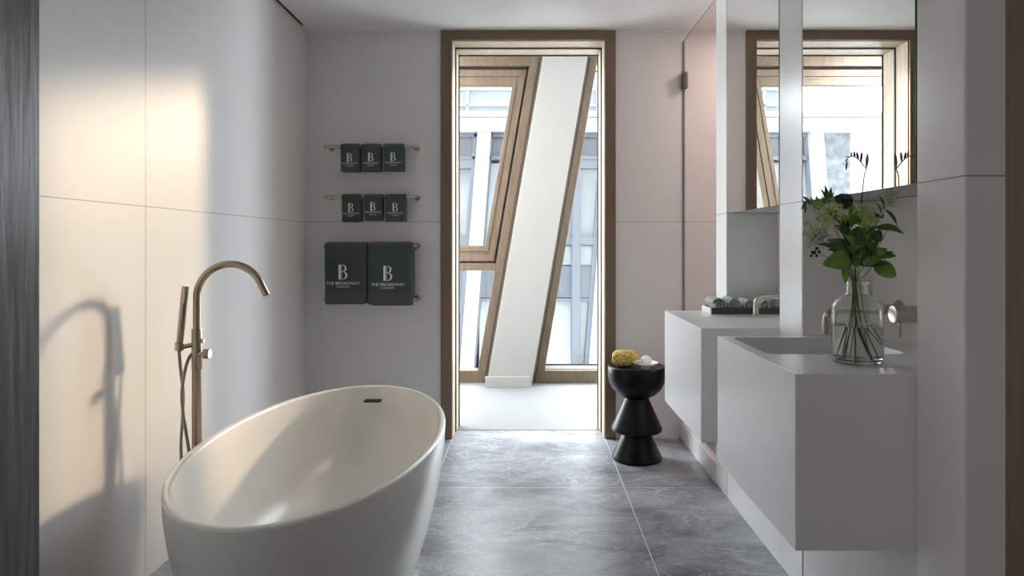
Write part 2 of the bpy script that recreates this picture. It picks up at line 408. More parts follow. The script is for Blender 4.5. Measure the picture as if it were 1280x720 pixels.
prism(bm, [W(LFT+12, 463), W(E(463)-14, 463), W(E(337)-14, 337), W(LFT+12, 337)], 5.975, 5.981)
obj('lower_pane', bm, M_pane, w1)
# right window
RGT = VX+2.98*WS
bm = NB()
prism(bm, quad(lambda p: E2(p)-8, lambda p: E2(p)+12.5, TOP, BOT), 5.90, 6.02)
prism(bm, [W(E2(80)+12.5, 80), W(RGT, 80), W(RGT, TOP), W(E2(TOP)+12.5, TOP)], 5.90, 6.02)
prism(bm, [W(E2(BOT)+12.5, BOT), W(RGT, BOT), W(RGT, 462), W(E2(462)+12.5, 462)], 5.90, 6.02)
prism(bm, [W(RGT-12, BOT), W(RGT, BOT), W(RGT, TOP), W(RGT-12, TOP)], 5.901, 6.02)
w2 = struct('window_2', bm, M_tan, bevel=0.003, bseg=2)
bm = NB()
prism(bm, [W(E2(457.5)+12, 457.8), W(RGT-12, 457.8), W(RGT-12, 455.8), W(E2(455)+12, 455.8)], 5.985, 5.99)
prism(bm, [W(E2(89)+12, 89), W(RGT-12, 89), W(RGT-12, 87), W(E2(87)+12, 87)], 5.985, 5.99)
prism(bm, quad(lambda p: E2(p)+2, lambda p: E2(p)+3.5, TOP, BOT), 5.895, 5.899)
obj('gasket', bm, M_line, w2)
bm = NB()
prism(bm, [W(E2(462)+12, 462), W(RGT-12, 462), W(RGT-12, 457.8), W(E2(457)+12, 457.8)], 5.985, 6.0)
obj('sill_bead', bm, M_white, w2)
bm = NB()
prism(bm, [W(E2(463)+12, 463), W(RGT-12, 463), W(RGT-12, 79), W(E2(79)+12, 79)], 5.975, 5.981)
obj('pane', bm, M_pane, w2)
bm = NB(); box(bm, -3.3, 3.0, 5.90, 6.10, CH+(VY-TOP)/WS, 2.90); struct('wall_lintel', bm, M_white)
# leaning column
bm = NB()
def colpts(z0, z1, g=0.0):
    xl = lambda z: (679-VX)/150-0.171*(2.77-z); xr = lambda z: (735-VX)/150-0.171*(2.77-z)
    return [(xl(z0)-g, z0), (xr(z0)+g, z0), (xr(z1)+g, z1), (xl(z1)-g, z1)]
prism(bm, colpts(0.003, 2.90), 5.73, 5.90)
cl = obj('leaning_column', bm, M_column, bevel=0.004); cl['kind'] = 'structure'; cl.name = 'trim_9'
bm = NB(); xl0 = colpts(0.003, 0.1)[0][0]; xr0 = colpts(0.003, 0.1)[1][0]
box(bm, xl0-0.01, xr0-0.004, 5.712, 5.7295, 0.003, 0.092)
struct('baseboard_column', bm, M_column, bevel=0.003)

# ------------------------------------------------------------------ building across the street
FY = 11.0; FS = F/FY
def G(px, py): return ((px-VX)/FS, CH+(VY-py)/FS)
M_stone = mat('white_facade', (0.30, 0.305, 0.315), 0.7)
M_fgrey = mat('grey_metal_frame', (0.075, 0.085, 0.105), 0.5)
M_fglass = mat('pale_facade_glass', (0.20, 0.22, 0.235), 0.15)
M_fdark = mat('grey_facade_glass', (0.08, 0.09, 0.105), 0.15)
M_mott = mat('mottled_zinc', (0.3, 0.3, 0.3), 0.6); add_noise_color(M_mott, (0.06, 0.068, 0.075), (0.15, 0.16, 0.175), nscale=9, detail=8)
bld = thing('office_building', 'pale office building with slanted white piers seen through the slanted windows', 'building', (0, FY, -6))
PIERS = [-2.68, -0.70, 1.34]
bm = NB()
for px in PIERS:
    sl = lambda z: px+0.075*(z-2.97)
    prism(bm, [(sl(-6)-0.11, -6), (sl(-6)+0.11, -6), (sl(2.97)+0.105, 2.97), (sl(2.97)-0.105, 2.97)], FY-0.16, FY+0.3)
box(bm, -3.9, 1.46, FY-0.18, FY+0.5, 2.97, 3.19)
box(bm, -3.9, 1.46, FY-0.24, FY+0.5, 3.195, 3.27)
box(bm, -3.27, 1.46, FY+0.3, FY+0.5, -6, 2.97)
obj('piers_and_cornice', bm, M_stone, bld, bevel=0.004, bseg=1)
bm = NB(); box(bm, -4.05, -3.275, FY+0.5, FY+0.7, -6, 3.10); obj('sky_mask_panel', bm, mat('sky_mask_white', (0.50, 0.51, 0.52), 0.7), bld)  # white panel added to cover the glaring sky seen in the mirror
bm = NB(); box(bm, -3.27, -2.78, FY-0.02, FY+0.28, -6, 2.97); obj('zinc_cladding', bm, M_mott, bld)
for k in range(2):
    a, b = PIERS[k]+0.10, PIERS[k+1]-0.10
    bm = NB()
    sh = lambda x, z: x+0.075*(z-2.97)
    def fr(x0, x1, z0, z1, y0=FY-0.04): prism(bm, [(sh(x0, z0), z0), (sh(x1, z0), z0), (sh(x1, z1), z1), (sh(x0, z1), z1)], y0, FY+0.2)
    fr(a, a+0.03, -1, 2.96); fr(b-0.08, b, -1, 2.96); fr(a, b, 2.90, 2.965); fr(a, b, 2.54, 2.60)
    prism(bm, [(b-0.56, -1), (b-0.42, -1), (b-0.42, 2.96), (b-0.56, 2.96)], FY-0.05, FY+0.2)
    fr(b-0.56, b, 2.40, 2.54, FY-0.03); fr(a, b, 1.18, 1.30, FY-0.03); fr(a, b, 0.28, 0.33, FY-0.03)
    f = obj('window_frame', bm, M_fgrey, bld, bevel=0.004, bseg=1)
    bm = NB(); box(bm, a-0.3, b, FY+0.1, FY+0.12, -1, 2.5); box(bm, a-0.3, b, FY+0.05, FY+0.06, 0.86, 1.16); obj('glazing', bm, M_fglass, f)
    bm = NB(); box(bm, a-0.02, b, FY+0.08, FY+0.10, 2.6, 2.9); obj('dark_panel', bm, M_fdark, f)
    bm = NB(); box(bm, a-0.3, b-0.05, FY+0.01, FY+0.03, 0.34, 0.84); obj('spandrel', bm, M_fdark, f)
bm = NB()
for x in (-2.0, -1.02, 0.0, 1.1): box(bm, x, x+0.04, FY+0.2, FY+0.24, 3.27, 4.2)
box(bm, -2.6, 1.46, FY+0.2, FY+0.24, 4.16, 4.2); box(bm, -2.6, 1.46, FY+0.2, FY+0.24, 3.44, 3.47); box(bm, -2.6, 1.46, FY+0.2, FY+0.24, 3.70, 3.72)
obj('roof_railing', bm, M_stone, bld)
bm = NB(); box(bm, -2.6, 1.46, FY+0.26, FY+0.27, 3.3, 4.16); obj('roof_glazing', bm, M_fglass, bld)
bm = NB(); box(bm, 4.15, 6.2, FY, FY+2.0, -6, 2.80); box(bm, 4.15, 6.2, FY-0.05, FY+2, 2.66, 2.72)  # unseen block added to cut off the lowest sun rays
tag(obj('sun_blocker', bm, M_stone, at=(5.2, FY, -6)), 'unseen pale block added to cut the low sun, beside the building with slanted piers', 'building')
bm = NB(); box(bm, -14, 16, 6.10, 30, -6.2, -6.0); struct('ground', bm, mat('street', (0.45, 0.45, 0.46), 0.8))
bm = NB(); box(bm, -3.42, 3.12, 4.3, 6.10, -6.0, -0.081); struct('wall_below', bm, M_white)
bm = NB(); box(bm, -14, 14, 5.7, 6.10, 3.0, 13.0); box(bm, -14, -3.42, 5.7, 6.10, -6, 3.0); box(bm, 3.12, 14, 5.7, 6.10, -6, 3.0); struct('wall_sky_blocker', bm, mat('sky_blocker_grey', (0.30, 0.30, 0.31), 0.8))  # unseen mass added to keep sky light off the facade opposite

# ------------------------------------------------------------------ bathtub
def bathtub():
    root = thing('freestanding_bathtub', 'large white oval freestanding bathtub on the grey marble floor', 'bathtub', (-0.70, 2.40, 0))
    root.rotation_euler.z = 0.0
    A, B, H = 0.400, 0.818, 0.533
    seg = 128; tilt = math.radians(1.2)
    def ring(bm, a, b, z, dy=0.0, dx=0.0, zf=None):
        r = []
        for i in range(seg):
            t = 2*PI*i/seg; x = a*math.cos(t); y = b*math.sin(t)
            r.append(bm.verts.new((x*math.cos(tilt)-y*math.sin(tilt)+dx, x*math.sin(tilt)+y*math.cos(tilt)+dy, z)))
        return r
    bm = NB()
    prof = []
    # outside from the floor to the rim
    for k in range(0, 15):
        t = k/14; s = 0.70+0.30*math.sin(t*PI/2*0.96)**0.95/math.sin(PI/2*0.96)**0.95
        prof.append((A*(0.70+0.30*(1-(1-t)**1.7)), B*(0.76+0.24*(1-(1-t)**1.7)), t*(H-0.008)))
    prof.append((A-0.001, B-0.001, H-0.004)); prof.append((A-0.005, B-0.005, H))
    prof.append((A-0.020, B-0.020, H)); prof.append((A-0.026, B-0.026, H-0.004)); prof.append((A-0.028, B-0.028, H-0.010))
    # inside down to the bottom
    for k in range(1, 17):
        t = k/16; a_ = t*PI/2; f = math.cos(a_)**0.62 if t < 1 else 0.0
        depth = 0.42*math.sin(a_)**0.80
        prof.append(((A-0.028)*f, (B-0.028)*f, H-0.010-depth*1.0))
    prof = [p for p in prof if p[0] > 0.002]
    rings = [ring(bm, *p) for p in prof]
    for a, b in zip(rings[:-1], rings[1:]):
        for i in range(seg): bm.faces.new((a[i], a[(i+1) % seg], b[(i+1) % seg], b[i]))
    bm.faces.new(rings[0][::-1]); bm.faces.new(rings[-1])
    for v in bm.verts: v.co += root.location
    obj('tub_shell', bm, M_tub, root, smooth=True, angle=60)
    return root, A, B, H
tub, TA, TB, TH = bathtub()
# overflow slot on the far inner wall, drain at the bottom
bm = NB()
c = P(465.5, 501.5, 3.128)
box(bm, c.x-0.038, c.x+0.038, c.y-0.012, c.y+0.03, c.z-0.0042, c.z+0.0042)
obj('overflow_slot', bm, M_line, tub, bevel=0.003)
bm = NB(); lathe(bm, [(0.0, 0.006), (0.03, 0.006), (0.034, 0.0), (0.034, -0.01)], 32, (-0.70, 2.40, 0.108)); obj('drain', bm, M_nickel, tub, smooth=True)

# ------------------------------------------------------------------ bath filler
FX, FYY = -1.197, 2.48
fil = thing('bath_filler', 'tall brushed nickel floor-standing bath tap with gooseneck spout behind the oval tub', 'bath tap', (FX, FYY, 0))
S = F/FYY
def Q(px, py, dy=0.0): v = P(px, py, FYY); v.y += dy; return v
bm = NB(); lathe(bm, [(0, 0), (0.05, 0), (0.05, 0.008), (0.045, 0.012), (0, 0.012)], 40, (FX, FYY, 0)); obj('floor_plate', bm, M_nickel, fil, smooth=True)
bm = NB(); zb = Q(0, 461).z; zt = Q(0, 411).z
lathe(bm, [(0.0165, 0.01), (0.0165, zb)], 32, (FX, FYY, 0)); obj('column', bm, M_nickel, fil, smooth=True)
bm = NB(); lathe(bm, [(0, zb), (0.0172, zb), (0.0178, zb+0.001), (0.0178, zt-0.001), (0.0172, zt), (0, zt)], 32, (FX, FYY, 0)); obj('valve_body', bm, M_nickel, fil, smooth=True)
bm = NB(); r = 0.121; pts = [Vector((FX, FYY, zt-0.01))]; cz0 = Q(0, 372).z
pts.append(Vector((FX, FYY, cz0-0.02)))
for k in range(0, 25):
    a = PI - (PI-math.radians(23.5))*k/24
    pts.append(Vector((FX+r+r*math.cos(a), FYY, cz0+r*math.sin(a))))
d = (pts[-1]-pts[-2]).normalized(); pts.append(pts[-1]+d*0.044)
tube(bm, pts, 0.0130, 24); obj('spout', bm, M_nickel, fil, smooth=True, angle=50)
bm = NB(); e = pts[-1]; tube(bm, [e-d*0.002, e+d*0.0008], 0.0095, 20); obj('aerator', bm, M_line, fil, smooth=True)
bm = NB(); h0 = Q(253, 442, -0.006); lathe(bm, [(0, -0.02), (0.008, -0.02), (0.008, 0.0), (0.017, 0.001), (0.018, 0.004), (0.018, 0.018), (0.016, 0.022), (0, 0.022)], 28, h0+Vector((0.008, 0, 0)), 'X'); obj('knob', bm, M_nickel, fil, smooth=True)
bm = NB(); h1 = Q(251, 426, -0.006); lathe(bm, [(0, -0.01), (0.007, -0.01), (0.007, 0.012), (0.006, 0.014), (0, 0.014)], 20, h1, 'X'); obj('diverter', bm, M_nickel, fil, smooth=True)
bm = NB(); tube(bm, [Q(246, 430), Q(237, 431.5, -0.01), Q(226, 434.5, -0.016)], 0.0085, 16)
tube(bm, [Q(227.5, 427, -0.017), Q(227, 437, -0.017)], 0.0150, 16); obj('shower_holder', bm, M_nickel, fil, smooth=True)
bm = NB(); hs = [Q(235, 357.5, -0.016), Q(234, 364, -0.016), Q(232, 385, -0.016), Q(228, 425, -0.017), Q(227.2, 434, -0.017), Q(227, 440, -0.017)]
tube(bm, hs, [0.0125, 0.0128, 0.0128, 0.0122, 0.009, 0.006], 20); hsw = obj('hand_shower', bm, M_nickel, fil, smooth=True)
bm = NB(); tube(bm, [Q(236.5, 360, -0.022), Q(234.5, 378, -0.022)], 0.009, 14); obj('spray_face', bm, M_nickel2, hsw, smooth=True)
bm = NB()
hose = smooth_path([Q(227, 439, -0.017), Q(228.5, 460, -0.016), Q(231, 490, -0.012), Q(230, 520, -0.010), Q(228, 560, -0.01), Q(230, 600, -0.005), Q(236, 618, 0.0), Q(241, 600, 0.004), Q(238, 560, -0.012), Q(233, 520, -0.02), Q(231.5, 490, -0.024), Q(235, 462, -0.022), Q(239, 446, -0.014), Q(243, 440, -0.004)], 10)
tube(bm, hose, 0.0058, 10); obj('shower_hose', bm, M_hose, fil, smooth=True)

# ------------------------------------------------------------------ vanities
VTOP = 0.879; VBOT = 0.4535; VXF = 0.640
def rrect(x0, x1, y0, y1, r, z, n=6):
    out = []
    for cx, cy, a0 in ((x1-r, y1-r, 0), (x0+r, y1-r, 90), (x0+r, y0+r, 180), (x1-r, y0+r, 270)):
        for k in range(n+1):
            a = math.radians(a0+90*k/n); out.append((cx+r*math.cos(a), cy+r*math.sin(a), z))
    return out
def vanity(y0, y1, basin, label):
    root = thing('floating_vanity', label, 'vanity', ((VXF+NX)/2, (y0+y1)/2, VBOT), 'wall-hung vanity blocks along the right wall')
    del root['group']
    x0, x1 = VXF, NX-0.001
    bm = NB()
    if not basin:
        box(bm, x0, x1, y0, y1, VBOT, VTOP)
        obj('block', bm, M_vanity, root, bevel=0.0025, bseg=3)
        return root
    outer = [bm.verts.new(p) for p in ((x0, y0, VTOP), (x1, y0, VTOP), (x1, y1, VTOP), (x0, y1, VTOP))]
    bot = [bm.verts.new((v.co.x, v.co.y, VBOT)) for v in outer]
    bm.faces.new(bot[::-1])
    for i in range(4): bm.faces.new((bot[i], bot[(i+1) % 4], outer[(i+1) % 4], outer[i]))
    bx0, bx1, by0, by1 = basin
    loop = [bm.verts.new(p) for p in rrect(bx0, bx1, by0, by1, 0.035, VTOP)]
    eds = []
    for L0 in (outer, loop):
        for i in range(len(L0)):
            e = bm.edges.get((L0[i], L0[(i+1) % len(L0)])) or bm.edges.new((L0[i], L0[(i+1) % len(L0)]))
            eds.append(e)
    bmesh.ops.triangle_fill(bm, use_beauty=True, use_dissolve=False, edges=eds)
    obj('block', bm, M_vanity, root, bevel=0.0025, bseg=3)
    bm = NB(); prev = None; first = None
    for off, dz, r in ((0.0, 0.0, 0.035), (0.0015, -0.003, 0.034), (0.004, -0.07, 0.033), (0.010, -0.094, 0.03), (0.025, -0.105, 0.025), (0.12, -0.110, 0.02)):
        L1 = [bm.verts.new(p) for p in rrect(bx0+off, bx1-off, by0+off, by1-off, r, VTOP+dz)]
        if prev:
            n = len(L1)
            for i in range(n): bm.faces.new((prev[i], prev[(i+1) % n], L1[(i+1) % n], L1[i]))
        prev = L1
    bm.faces.new(prev)
    b = obj('basin', bm, M_basin, root, smooth=True, angle=60)
    bm = NB(); lathe(bm, [(0, 0.004), (0.026, 0.004), (0.03, 0.0)], 28, ((bx0+bx1)/2, (by0+by1)/2, VTOP-0.109)); obj('drain', bm, M_nickel2, b, smooth=True)
    return root
vanity(1.6525, 2.335, (0.678, 1.078, 1.950, 2.300), 'white floating vanity nearest the doorway, with sunken basin and flower vase on top')
vanity(2.5555, 3.2375, None, 'white floating vanity further back, carrying the tray of rolled towels')

def faucet(ys, yh, xt, zo, z, label):
    root = thing('wall_tap', label, 'tap', (NX, ys, z))
    bm = NB(); lathe(bm, [(0, 0), (0.030, 0), (0.030, -0.006), (0.028, -0.008), (0, -0.008)], 32, (NX-0.0002, ys, z), 'X'); obj('spout_rose', bm, M_nickel2, root, smooth=True)
    bm = NB(); lathe(bm, [(0.0165, 0), (0.0165, -0.05), (0.0135, -0.054)], 24, (NX-0.006, ys, z), 'X'); obj('spout_collar', bm, M_nickel2, root, smooth=True)
    bm = NB(); r = 0.034; pts = [Vector((NX-0.01, ys, z))]
    for k in range(0, 13):
        a = PI/2+PI/2*k/12; pts.append(Vector((xt+r+r*math.cos(a), ys, z-r+r*math.sin(a))))
    pts.append(Vector((xt, ys, zo)))
    tube(bm, pts, 0.0105, 20); obj('spout', bm, M_nickel2, root, smooth=True, angle=50)
    bm = NB(); lathe(bm, [(0, 0), (0.031, 0), (0.031, -0.006), (0.029, -0.008), (0, -0.008)], 32, (NX-0.0002, yh, z+0.004), 'X'); obj('handle_rose', bm, M_nickel2, root, smooth=True)
    bm = NB(); lathe(bm, [(0.0245, 0), (0.0245, -0.058), (0.0225, -0.060), (0.0225, -0.063), (0.0250, -0.065), (0.0250, -0.108), (0.024, -0.111), (0, -0.111)], 40, (NX-0.006, yh, z+0.004), 'X')
    h = obj('mixer_handle', bm, M_nickel2, root, smooth=True)
    bm = NB(); tube(bm, [Vector((NX-0.095, yh, z-0.018)), Vector((NX-0.095, yh, z-0.062))], 0.0046, 14); obj('lever', bm, M_nickel2, h, smooth=True)
    return root
faucet(2.16, 1.985, 0.932, VTOP+0.03, 0.985, 'brushed metal wall tap over the sunken basin, behind the flower vase')
faucet(2.80, 2.635, 0.925, VTOP+0.022, 0.978, 'brushed metal wall tap arching in front of the rolled towels')

def mirror_cab(y0, y1, label):
    root = thing('mirror_cabinet', label, 'mirror', (NX, (y0+y1)/2, 1.3365))
    z0, z1 = 1.3365, ZC-0.001
    bm = NB(); box(bm, XR+0.028, NX-0.001, y0, y1, z0+0.001, z1); obj('cabinet_body', bm, M_grey, root)
    bm = NB(); box(bm, XR+0.006, XR+0.028, y0, y1, z0+0.0005, z1); obj('door_backing', bm, M_alu, root)
    bm = NB(); box(bm, XR, XR+0.0055, y0+0.004, y1-0.004, z0, z1); m = obj('mirror_pane', bm, M_mirror, root)
    bm = NB(); box(bm, XR+0.0003, XR+0.0052, y0+0.001, y0+0.0038, z0, z1); obj('glass_edge', bm, M_green, root)
    bm = NB(); box(bm, XR+0.003, XR+0.02, y1-0.0035, y1-0.0005, z0, z1); obj('edge_seal', bm, M_line, root)
    return root
mirror_cab(1.6535, 2.3385, 'tall mirror cabinet above the basin and the flower vase')
mirror_cab(2.5565, 3.2365, 'tall mirror cabinet above the tray of rolled towels on the further vanity')

# tray and rolled towels on the far vanity
TY0, TY1 = 3.065, 3.215
tray = thing('towel_tray', 'low dark brown tray holding rolled towels on the further vanity', 'tray', (0.97, 3.14, VTOP))
bm = NB(); x0, x1 = 0.815, 1.155
box(bm, x0, x1, TY0, TY1, VTOP+0.0005, VTOP+0.006)
box(bm, x0, x1, TY0, TY0+0.006, VTOP+0.006, VTOP+0.028); box(bm, x0, x1, TY1-0.006, TY1, VTOP+0.006, VTOP+0.028)
obj('tray_body', bm, M_tray, tray, bevel=0.001)
bm = NB(); box(bm, x0-0.006, x0, TY0, TY1, VTOP+0.0005, VTOP+0.028); obj('tray_end', bm, M_trayend, tray, bevel=0.001)
bm = NB(); box(bm, x1, x1+0.005, TY0, TY1, VTOP+0.0005, VTOP+0.028); obj('tray_end', bm, M_trayend, tray, bevel=0.001)
def towel_roll(x, r, label, sq=1.0, ph=0.0, seed=0):
    rnd = random.Random(seed)
    bm = NB(); turns = 2.3; n = 130; th = r/turns*0.80; y0, y1 = TY0+0.002, TY1-0.008
    prof_o, prof_i = [], []
    for k in range(n+1):
        t = k/n; a = ph+t*turns*2*PI; rr = 0.004+(r-0.004)*t
        rr += 0.0012*math.sin(a*3+seed)
        ro = rr; ri = max(rr-th*0.62, 0.0012)
        prof_o.append((ro*math.cos(a)*1.0, ro*math.sin(a)*sq)); prof_i.append((ri*math.cos(a), ri*math.sin(a)*sq))
    ys = [y0, y0+0.003, y0+0.05, y0+0.1, y1-0.003, y1]; ins = [0.0012, 0, 0, 0, 0, 0.0012]
    zc = VTOP+0.0065+r*sq
    grid = []
    for y, q in zip(ys, ins):
        row_o = [bm.verts.new((x+p[0]*(1-q/r), y+rnd.uniform(-.0012, .0012), zc+p[1]*(1-q/r))) for p in prof_o]
        row_i = [bm.verts.new((x+p[0], y, zc+p[1])) for p in prof_i]
        grid.append((row_o, row_i))
    for (o0, i0), (o1, i1) in zip(grid[:-1], grid[1:]):
        for k in range(n):
            bm.faces.new((o0[k], o0[k+1], o1[k+1], o1[k])); bm.faces.new((i0[k], i1[k], i1[k+1], i0[k+1]))
        bm.faces.new((o0[n], i0[n], i1[n], o1[n])); bm.faces.new((o0[0], o1[0], i1[0], i0[0]))
    for (oo, ii) in (grid[0], grid[-1]):
        for k in range(n): bm.faces.new((oo[k], ii[k], ii[k+1], oo[k+1]))
    o = obj('rolled_towel', bm, M_roll, smooth=True, angle=50, at=(x, (y0+y1)/2, VTOP+0.0065))
    return tag(o, label, 'towel', 'rolled towels in the tray')
towel_roll(0.8520, 0.0345, 'grey-green rolled towel at the end of the tray nearest the glass shower', 1.0, 1.0, 1)
towel_roll(0.9205, 0.0335, 'grey-green rolled towel second from the glass shower end of the tray', 1.04, 2.2, 2)
towel_roll(0.9885, 0.0335, 'grey-green rolled towel in the middle of the five on the tray', 0.98, 3.9, 3)
towel_roll(1.0560, 0.0330, 'grey-green rolled towel seen behind the arching tap spout, fourth on the tray', 1.0, 5.2, 4)
towel_roll(1.1215, 0.0320, 'grey-green rolled towel at the end of the tray against the niche wall', 1.05, 0.3, 5)

# ------------------------------------------------------------------ shower glass
scr = thing('shower_screen', 'frameless clear glass shower panel between the back wall and the further mirror', 'shower glass', (XR+0.02, 3.8, 0.10))
bm = NB(); box(bm, XR+0.014, XR+0.024, 3.420, YB-0.003, 0.101, 2.43); obj('glass_panel', bm, M_shower, scr)
bm = NB(); box(bm, XR+0.013, XR+0.0138, 3.42, YB-0.003, 2.428, 2.4315); box(bm, XR+0.0125, XR+0.0255, YB-0.0065, YB-0.003, 0.101, 2.43)
obj('edge_seal', bm, mat('glass_edge_grey', (0.16, 0.12, 0.11), 0.4), scr)
bm = NB(); hz = CH+(VY-102)/204
box(bm, XR+0.004, XR+0.034, YB-0.055, YB-0.0005, hz-0.05, hz+0.048); obj('wall_clamp', bm, mat('gunmetal', (0.16, 0.14, 0.13), 0.35, 0.8), scr, bevel=0.004)

# ------------------------------------------------------------------ towel rails and hanging towels
RY = YB-0.070; RS = F/RY
def rail(py, label, x0=None, x1=None):
    z = CH+(VY-py)/RS; x0 = (405-VX)/RS if x0 is None else x0; x1 = (521-VX)/RS
    root = thing('towel_rail', label, 'towel rail', ((x0+x1)/2, YB, z))
    bm = NB(); tube(bm, [Vector((x0, RY, z)), Vector((x1, RY, z))], 0.0105, 20); obj('bar', bm, M_nickel2, root, smooth=True, angle=50)
    for x in (x0+0.026, x1-0.010):
        bm = NB(); tube(bm, [Vector((x, RY, z)), Vector((x, YB-0.005, z))], 0.009, 16); lathe(bm, [(0, 0), (0.019, 0), (0.019, -0.006), (0.0, -0.006)], 24, (x, YB-0.0003, z), 'Y')
        obj('bracket', bm, M_nickel2, root, smooth=True, angle=50)
    return z
z1 = rail(183.5, 'top brushed metal towel rail on the back wall, holding three hand towels')
z2 = rail(246.3, 'second brushed metal towel rail from the ceiling, holding three hand towels')
z3 = rail(307.5, 'brushed metal towel rail carrying the two large bath towels')
z4 = rail(374, 'lowest brushed metal towel rail, behind the hems of the large bath towels')

def textmesh(s, size, name, parent, x, y, z, m, spacing=1.0):
    cu = bpy.data.curves.new(name, 'FONT'); cu.body = s; cu.size = size; cu.align_x = 'CENTER'; cu.align_y = 'CENTER'; cu.space_character = spacing; cu.extrude = 0.0003
    t = bpy.data.objects.new(name+'_c', cu); C.objects.link(t)
    bpy.context.view_layer.update()
    me = bpy.data.meshes.new_from_object(t.evaluated_get(bpy.context.evaluated_depsgraph_get()))
    bpy.data.objects.remove(t); me.name = name
    R = Matrix.Rotation(PI/2, 4, 'X'); me.transform(Matrix.Translation((x, y, z)) @ R)
    me.materials.clear(); me.materials.append(m)
    o = bpy.data.objects.new(name, me); C.objects.link(o); o.parent = parent; o.matrix_parent_inverse = Matrix.Translation(-Vector(parent.location))
    return o

def letter_B(h, x, y, z, parent, m):
    """high-contrast letter B: heavy stem, thin bars, bowls that swell on the right"""
    bm = NB(); w = h*0.60; x0 = x-w/2
    def slab(pts):
        a = [bm.verts.new((x0+p[0]*h, y, z+(p[1]-0.5)*h)) for p in pts]; b = [bm.verts.new((v.co.x, y+0.0004, v.co.z)) for v in a]
        n = len(pts); bm.faces.new(a); bm.faces.new(b[::-1])
        for i in range(n): bm.faces.new((a[i], b[i], b[(i+1) % n], a[(i+1) % n]))
    slab([(0.0, 0), (0.16, 0), (0.16, 1), (0.0, 1)])
    slab([(-0.02, 0.0), (0.30, 0.0), (0.30, 0.03), (-0.02, 0.03)]); slab([(-0.02, 0.97), (0.28, 0.97), (0.28, 1.0), (-0.02, 1.0)]); slab([(0.14, 0.515), (0.30, 0.515), (0.30, 0.545), (0.14, 0.545)])
    slab([(0.215, 0.02), (0.235, 0.02), (0.235, 0.98), (0.215, 0.98)])
    def bowl(cx, cy, ro, rx, t):
        outer, inner = [], []
        for k in range(17):
            a = -PI/2+PI*k/16
            outer.append((cx+rx*math.cos(a), cy+ro*math.sin(a)))
            inner.append((cx+(rx-t)*math.cos(a), cy+(ro-0.03)*math.sin(a)))
        for k in range(16): slab([outer[k], outer[k+1], inner[k+1], inner[k]])
    bowl(0.27, 0.2725, 0.2725, 0.33, 0.13); bowl(0.26, 0.7575, 0.2425, 0.28, 0.115)
    me = obj('monogram', bm, m, parent)
    return me

